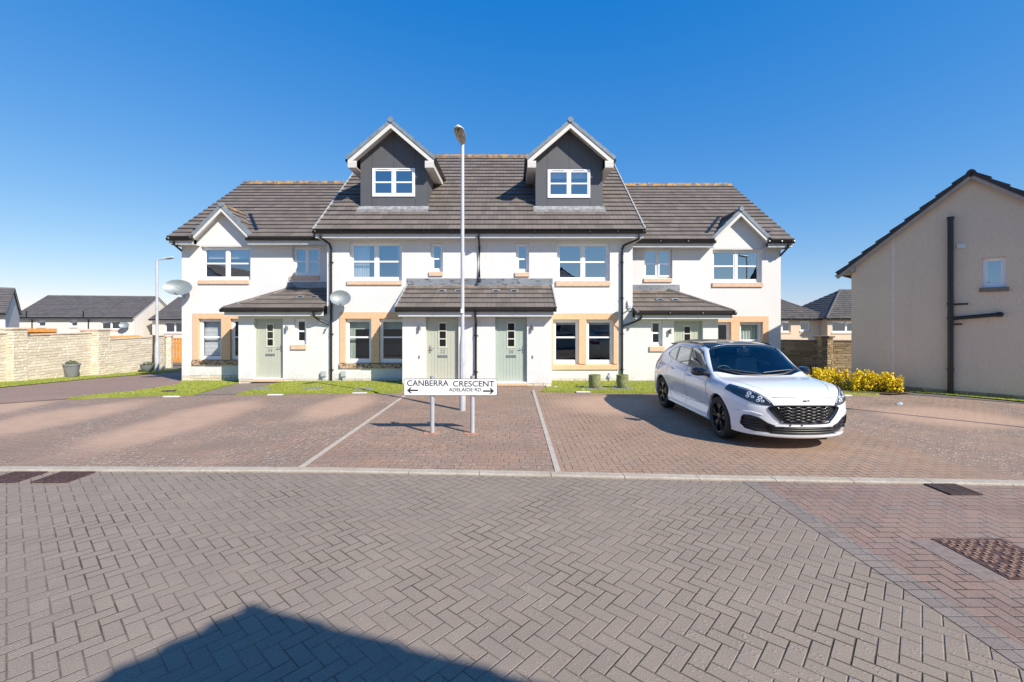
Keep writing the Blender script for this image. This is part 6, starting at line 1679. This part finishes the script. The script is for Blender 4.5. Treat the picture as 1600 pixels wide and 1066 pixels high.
def smooth_pl(P, k=10):
    out = []
    for i in range(len(P)-1):
        p1, p2 = P[i], P[i+1]; p0 = P[i-1] if i else p1; p3 = P[i+2] if i+2 < len(P) else p2
        for j in range(k):
            f = j/k; out.append(tuple(0.5*(2*b+(-a+c)*f+(2*a-5*b+4*c-d)*f*f+(-a+3*b-3*c+d)*f**3) for a, b, c, d in zip(p0, p1, p2, p3)))
    return out+[P[-1]]
m_ = Mat('grey_trim', 0.3, metal=0.5); m_.color((0.22, 0.23, 0.24)); GT = m_.mat
# grille: frame, vertical-stepped wave slats
def gz(f, x): return .445+.225*f
mb_frame = [front_pt(x, z, 0.004) for x, z in smooth_pl(GRI+[GRI[0]], 6)]
strand('grille_frame', mb_frame, 0.010, GB, gr, 8)
for row in range(5):
    z0 = .463+row*.046; hw = .30+.026*row; pts = []
    for i in range(101):
        x = -hw+2*hw*i/100; ph = (x*6.4) % 1.0
        tri = 1 if ph < 0.32 else (1-(ph-0.32)/0.18 if ph < 0.5 else (0 if ph < 0.82 else (ph-0.82)/0.18))
        z = z0-0.010+0.022*tri; p = front_pt(x, z, -0.006)
        if p is not None: pts.append(p)
    mb = MB(CM)
    for a, b in zip(pts, pts[1:]):
        u = Vector((0, 0, 0.0095)); w = Vector((0, 0.02, 0))
        mb.add([a-u, b-u, b+u, a+u, a-u+w, b-u+w, b+u+w, a+u+w], [(0,1,2,3),(3,2,6,7),(4,5,1,0)])
    mb.build('grille_slat', GB if row % 1 == 0 else SB, gr)
    strand('slat_trim', [p+Vector((0, -0.003, 0.0095)) for p in pts], 0.0016, GT, gr, 5)
for z in (.29, .325, .355): strand('intake_bar', [front_pt(x/20*.46, z, -0.012) for x in range(-20, 21)], 0.006, SB, lo)
# emblem: small dark two-lobed script mark, and the two sensors under the grille
em = MB(CM); E_ = [(-.046, .760, .012), (-.030, .757, .010), (-.020, .770, .008), (-.008, .752, .007), (.008, .767, .007), (.020, .766, .009), (.034, .762, .011), (.046, .768, .008)]
pts = [front_pt(x, z, 0.003) for x, z, r in E_]
for (a, b), e in zip(zip(pts, pts[1:]), E_): em.tube([a, b], e[2]*0.95, 8)
em.build('emblem', SB, car, smooth=True)
for x in (-.24, -.075):
    p = front_pt(x, .398, 0.002); mb = MB(CM); mb.lathe([(0.013, 0), (0.013, -0.004), (0.009, -0.005)], p, 14, 'y'); mb.build('parking_sensor', SB, car)
# headlamp innards and rim line
for s, hl in ((1, globals()['hl1']), (-1, globals()['hl-1'])):
    for (cx, cz) in ((.615, .760), (.725, .812)):
        for (dx, dz, rr) in ((0, .028, .034), (-.026, -.020, .025), (.028, -.016, .027)):
            p = front_pt(s*(cx+dx), cz+dz, 0.0035)
            if p is None: continue
            mb = MB(CM); q, n_ = hit((s*(cx+dx), -1, cz+dz), (0, 1, 0)); n_ = n_ if n_.y < 0 else -n_
            ax = n_.cross(Vector((0, 0, 1))).normalized(); bx = n_.cross(ax); k = 14; ctr = q+n_*0.0035
            P1_ = [ctr+ax*(rr*math.cos(6.283*i/k))+bx*(rr*0.8*math.sin(6.283*i/k)) for i in range(k)]; P2_ = [ctr+n_*0.002+ax*(rr*.5*math.cos(6.283*i/k))+bx*(rr*0.38*math.sin(6.283*i/k)) for i in range(k)]
            mb.add(P1_+P2_, [(i, (i+1) % k, k+(i+1) % k, k+i) for i in range(k)]); mb.build('lamp_ring', LC, hl, smooth=True)
            mb = MB(CM); mb.add(P2_, [tuple(range(k))]); mb.build('lamp_lens', LD, hl)
    strand('lamp_edge', [front_pt(s*x, z, 0.003) for x, z in smooth_pl([(.46, .688), (.55, .684), (.66, .70), (.76, .735), (.83, .775), (.89, .818)], 8)], 0.005, SB, hl)
    strand('daylight_strip', [front_pt(s*x, z-0.012, 0.003) for x, z in smooth_pl([(.50, .732), (.56, .80), (.63, .85), (.72, .895), (.80, .918)], 8)], 0.004, LC, hl)
    # bonnet edge, shut lines, doors
    strand('bonnet_shut_line', [top_pt(s*x, y, -0.001) for x, y in smooth_pl([(.47, .20), (.50, .26), (.54, .34), (.60, .45), (.70, .75), (.755, 1.05), (.78, 1.28)], 10)], 0.0035, SL, body)
    for pl in ([(1.30, .33), (1.31, .60), (1.32, .80), (1.36, .93)], [(2.30, .32), (2.30, .7), (2.29, 1.06)], [(3.10, .40), (3.20, .60), (3.27, .80), (3.22, 1.0), (3.16, 1.13)], [(1.30, .325), (1.9, .315), (2.7, .315), (3.0, .335), (3.11, .42)], [(1.40, .50), (1.9, .44), (2.6, .42), (2.95, .46), (3.08, .56)]):
        strand('door_shut_line', [side_pt(s, y, z, -0.001) for y, z in smooth_pl(pl, 9)], 0.0035, SL, body)
    strand('window_trim', [side_pt(s, y, z, 0.001) for y, z in smooth_pl([(1.30, .955), (1.9, 1.02), (2.35, 1.066), (2.95, 1.118), (3.28, 1.158), (3.46, 1.205), (3.53, 1.255)], 8)], 0.006, GB, body)
    for (y, z) in ((2.12, .90), (2.98, .955)):
        a = side_pt(s, y-.09, z, .022); b = side_pt(s, y+.10, z+.008, .022); a0 = side_pt(s, y-.10, z, -.01); b0 = side_pt(s, y+.11, z+.008, -.01)
        mb = MB(CM); mb.tube([a0, a+Vector((0, 0.015, 0)), (a+b)/2, b-Vector((0, .015, 0)), b0], 0.013, 8); mb.build('door_handle', PAINT, car, smooth=True)
    # mirror
    mb = MB(CM); c = Vector((s*(1.0 if s < 0 else .95), 1.42 if s < 0 else 1.50, 1.045)); k = 16; rings = []
    for j in range(9):
        q = j/8; yy = -0.10+0.17*q; rr = math.sqrt(max(0.0, 1-(1-min(1, q*1.25))**2.2)) if q < 0.8 else 1.0
        rings.append([c+Vector((s*0.125*rr*math.copysign(abs(math.cos(6.283*i/k))**0.8, math.cos(6.283*i/k)), yy+0.035*math.cos(6.283*i/k), 0.080*rr*math.copysign(abs(math.sin(6.283*i/k))**0.8, math.sin(6.283*i/k)))) for i in range(k)])
    vs = [p for g in rings for p in g]; fs = [(j*k+i, j*k+(i+1) % k, (j+1)*k+(i+1) % k, (j+1)*k+i) for j in range(8) for i in range(k)]; fs += [tuple(range(k)), tuple(8*k+i for i in range(k))[::-1]]
    mb.add(vs, fs); mb.tube([Vector((s*.86, 1.42, .985)), Vector((s*.94, 1.43, 1.01))], 0.03, 8); mb.build('wing_mirror', GB, car, smooth=True, recalc=True)
    # roof rail, sill, arch lip
    rl = MB(CM); rp = [top_pt(s*(.655 if y < 3.1 else .655-(y-3.1)*.09), y, 0.028 if 0.06 < (y-2.0)/1.7 < .94 else -0.004) for y in [2.0+1.7*i/14 for i in range(15)]]; rl.tube(rp, 0.014, 8); rl.build('roof_rail', GB, car, smooth=True)
    sp_ = [side_pt(s, y, .262, 0.004) for y in [1.34+1.8*i/20 for i in range(21)]]; strand('sill_trim', sp_, 0.018, PAINT, car, 8)
sp = MB(CM); sp.prism([(-.54, 4.02), (.54, 4.02), (.50, 4.22), (-.50, 4.22)], 1.405, 1.435, 'z'); sp.build('spoiler', GB, car, recalc=True, bevel=0.01)
strand('bonnet_edge_line', [front_pt(x/20*.47, .812-.012*(abs(x)/20)**2, 0.001) for x in range(-20, 21)], 0.0042, SL, body)
# wipers
for (a, b) in (((-.62, 1.32), (-.02, 1.17)), ((.02, 1.20), (.60, 1.30))):
    strand('wiper', [top_pt(a[0]+(b[0]-a[0])*i/12, a[1]+(b[1]-a[1])*i/12, 0.012) for i in range(13)], 0.008, SB, car)
strand('cowl', [top_pt(x/16*.72, 1.125+0.27*(abs(x)/16)**2.2, -0.002) for x in range(-16, 17)], 0.022, SB, car)
# wheels
def wheel(s, y):
    cx = s*0.80; c = (cx, y, 0.345); prof = [(.245, -.105), (.30, -.115), (.33, -.108), (.343, -.085), (.346, -.04), (.346, .04), (.343, .085), (.33, .108), (.30, .115), (.245, .105)]
    mb = MB(CM); mb.lathe(prof+[(.225, .06), (.225, -.06)], c, 44, 'x', closed=True); ty = mb.build('wheel', TY, car, smooth=True, recalc=True, ang=50)
    tr = MB(CM)
    for k in range(60):
        a = 2*math.pi*k/60
        for dx in (-.075, -.025, .025, .075):
            pass
    mb = MB(CM); o = s*.085; mb.lathe([(.248, s*.104), (.244, s*.112), (.236, s*.108), (.225, s*.07), (.215, -s*.09), (.226, -s*.09), (.236, s*.05)], c, 44, 'x', closed=True); 
    # spokes
    for k in range(5):
        for da, tw in ((-.17, -.05), (.17, .05)):
            a = 2*math.pi*k/5+0.3; ca = a+da; a2 = a+da*1.75
            def P(rad, ang, h, wv): 
                d = Vector((0, math.cos(ang), math.sin(ang))); t = Vector((0, -math.sin(ang), math.cos(ang))); return Vector((cx+h, y, .345))+d*rad+t*wv
            for (r1_, r2_, an1, an2, w1, w2, h1, h2) in ((.05, .15, a+da*.6, ca, .016, .013, s*.095, s*.108), (.15, .238, ca, a2, .013, .015, s*.108, s*.100), (.15, .238, ca, a+da*.35, .010, .012, s*.108, s*.100)):
                vs = [P(r1_, an1, h1, -w1), P(r1_, an1, h1, w1), P(r2_, an2, h2, w2), P(r2_, an2, h2, -w2), P(r1_, an1, h1-s*.03, -w1*1.5), P(r1_, an1, h1-s*.03, w1*1.5), P(r2_, an2, h2-s*.03, w2*1.5), P(r2_, an2, h2-s*.03, -w2*1.5)]
                mb.add(vs, [(0,1,2,3),(0,4,5,1),(1,5,6,2),(2,6,7,3),(3,7,4,0)])
    mb.lathe([(0.0, s*.110), (.03, s*.112), (.058, s*.102), (.062, s*.07), (.0, s*.068)], c, 24, 'x')
    mb.build('rim', RIM, ty, smooth=True, recalc=True, ang=30)
    mb = MB(CM); mb.lathe([(.03, s*.02), (.15, s*.02), (.15, -s*.005), (.03, -s*.005)], c, 30, 'x', closed=True); mb.build('brake_disc', SB, ty, smooth=True, recalc=True)
    mb = MB(CM); n = 28   # arch liner
    pts = []
    for k in range(n+1): a = math.pi*(-0.06+1.12*k/n); pts.append((math.cos(a)*.405, math.sin(a)*.405))
    xa, xb = s*.56, s*.86
    for (p, q_) in zip(pts, pts[1:]): mb.quad((xa, y+p[0], .345+p[1]), (xb, y+p[0], .345+p[1]), (xb, y+q_[0], .345+q_[1]), (xa, y+q_[0], .345+q_[1]))
    mb.add([(xa, y+p[0], .345+p[1]) for p in pts], [tuple(range(n+1))]); mb.build('arch_liner', SB, car)
m_ = Mat('black_alloy', 0.3, metal=0.0, coat=0.3); m_.color((0.008, 0.008, 0.009)); RIM = m_.mat
for s in (1, -1):
    for y in (0.90, 3.61): wheel(s, y)
# inside: dashboard, seats, steering wheel, mirror
mb = MB(CM); mb.prism([(1.22, .55), (1.78, .55), (1.80, .86), (1.66, .915), (1.30, .93)], -.74, .74, 'x'); mb.build('dashboard', SEAT, car, recalc=True, bevel=0.02)
def seat(cx, y):
    mb = MB(CM); w = .25
    mb.add([(cx-w, y-.26, .50), (cx+w, y-.26, .50), (cx+w, y+.26, .46), (cx-w, y+.26, .46), (cx-w, y-.28, .66), (cx+w, y-.28, .66), (cx+w, y+.24, .62), (cx-w, y+.24, .62)], [(0,3,2,1),(4,5,6,7),(0,1,5,4),(1,2,6,5),(2,3,7,6),(3,0,4,7)])
    mb.add([(cx-w, y+.16, .62), (cx+w, y+.16, .62), (cx+w, y+.30, .60), (cx-w, y+.30, .60), (cx-w*.8, y+.30, 1.22), (cx+w*.8, y+.30, 1.22), (cx+w*.8, y+.42, 1.20), (cx-w*.8, y+.42, 1.20)], [(0,3,2,1),(4,5,6,7),(0,1,5,4),(1,2,6,5),(2,3,7,6),(3,0,4,7)])
    mb.box(cx-.13, cx+.13, y+.33, y+.43, 1.25, 1.42); mb.box(cx-.05, cx+.05, y+.37, y+.39, 1.2, 1.26)
    mb.build('seat', SEAT, car, bevel=0.03)
seat(-.37, 2.12); seat(.37, 2.12); seat(-.40, 2.95); seat(.40, 2.95)
mb = MB(CM); c = Vector((-.37, 1.78, .94)); pts = [c+Vector((.185*math.cos(6.2832*k/28), .07*math.sin(6.2832*k/28), .17*math.sin(6.2832*k/28))) for k in range(29)]
mb.tube(pts, .014, 8, caps=False); mb.box(c.x-.17, c.x+.17, c.y-.015, c.y+.01, c.z-.025, c.z+.02); mb.build('steering_wheel', SB, car, smooth=True)
mb = MB(CM); mb.box(-.11, .11, 1.84, 1.865, 1.37, 1.43); mb.box(-.03, .03, 1.79, 1.84, 1.42, 1.47); mb.build('interior_mirror', SB, car, bevel=0.006)
mb = MB(CM); mb.box(-.80, .80, 1.3, 4.1, .30, .33); mb.build('cabin_floor', SEAT, car)
mb = MB(CM); mb.add([(.10, 1.42, .933), (.26, 1.42, .933), (.26, 1.52, .93), (.10, 1.52, .93)], [(0, 1, 2, 3)]); mb.build('parking_paper', MT['sign'], car)
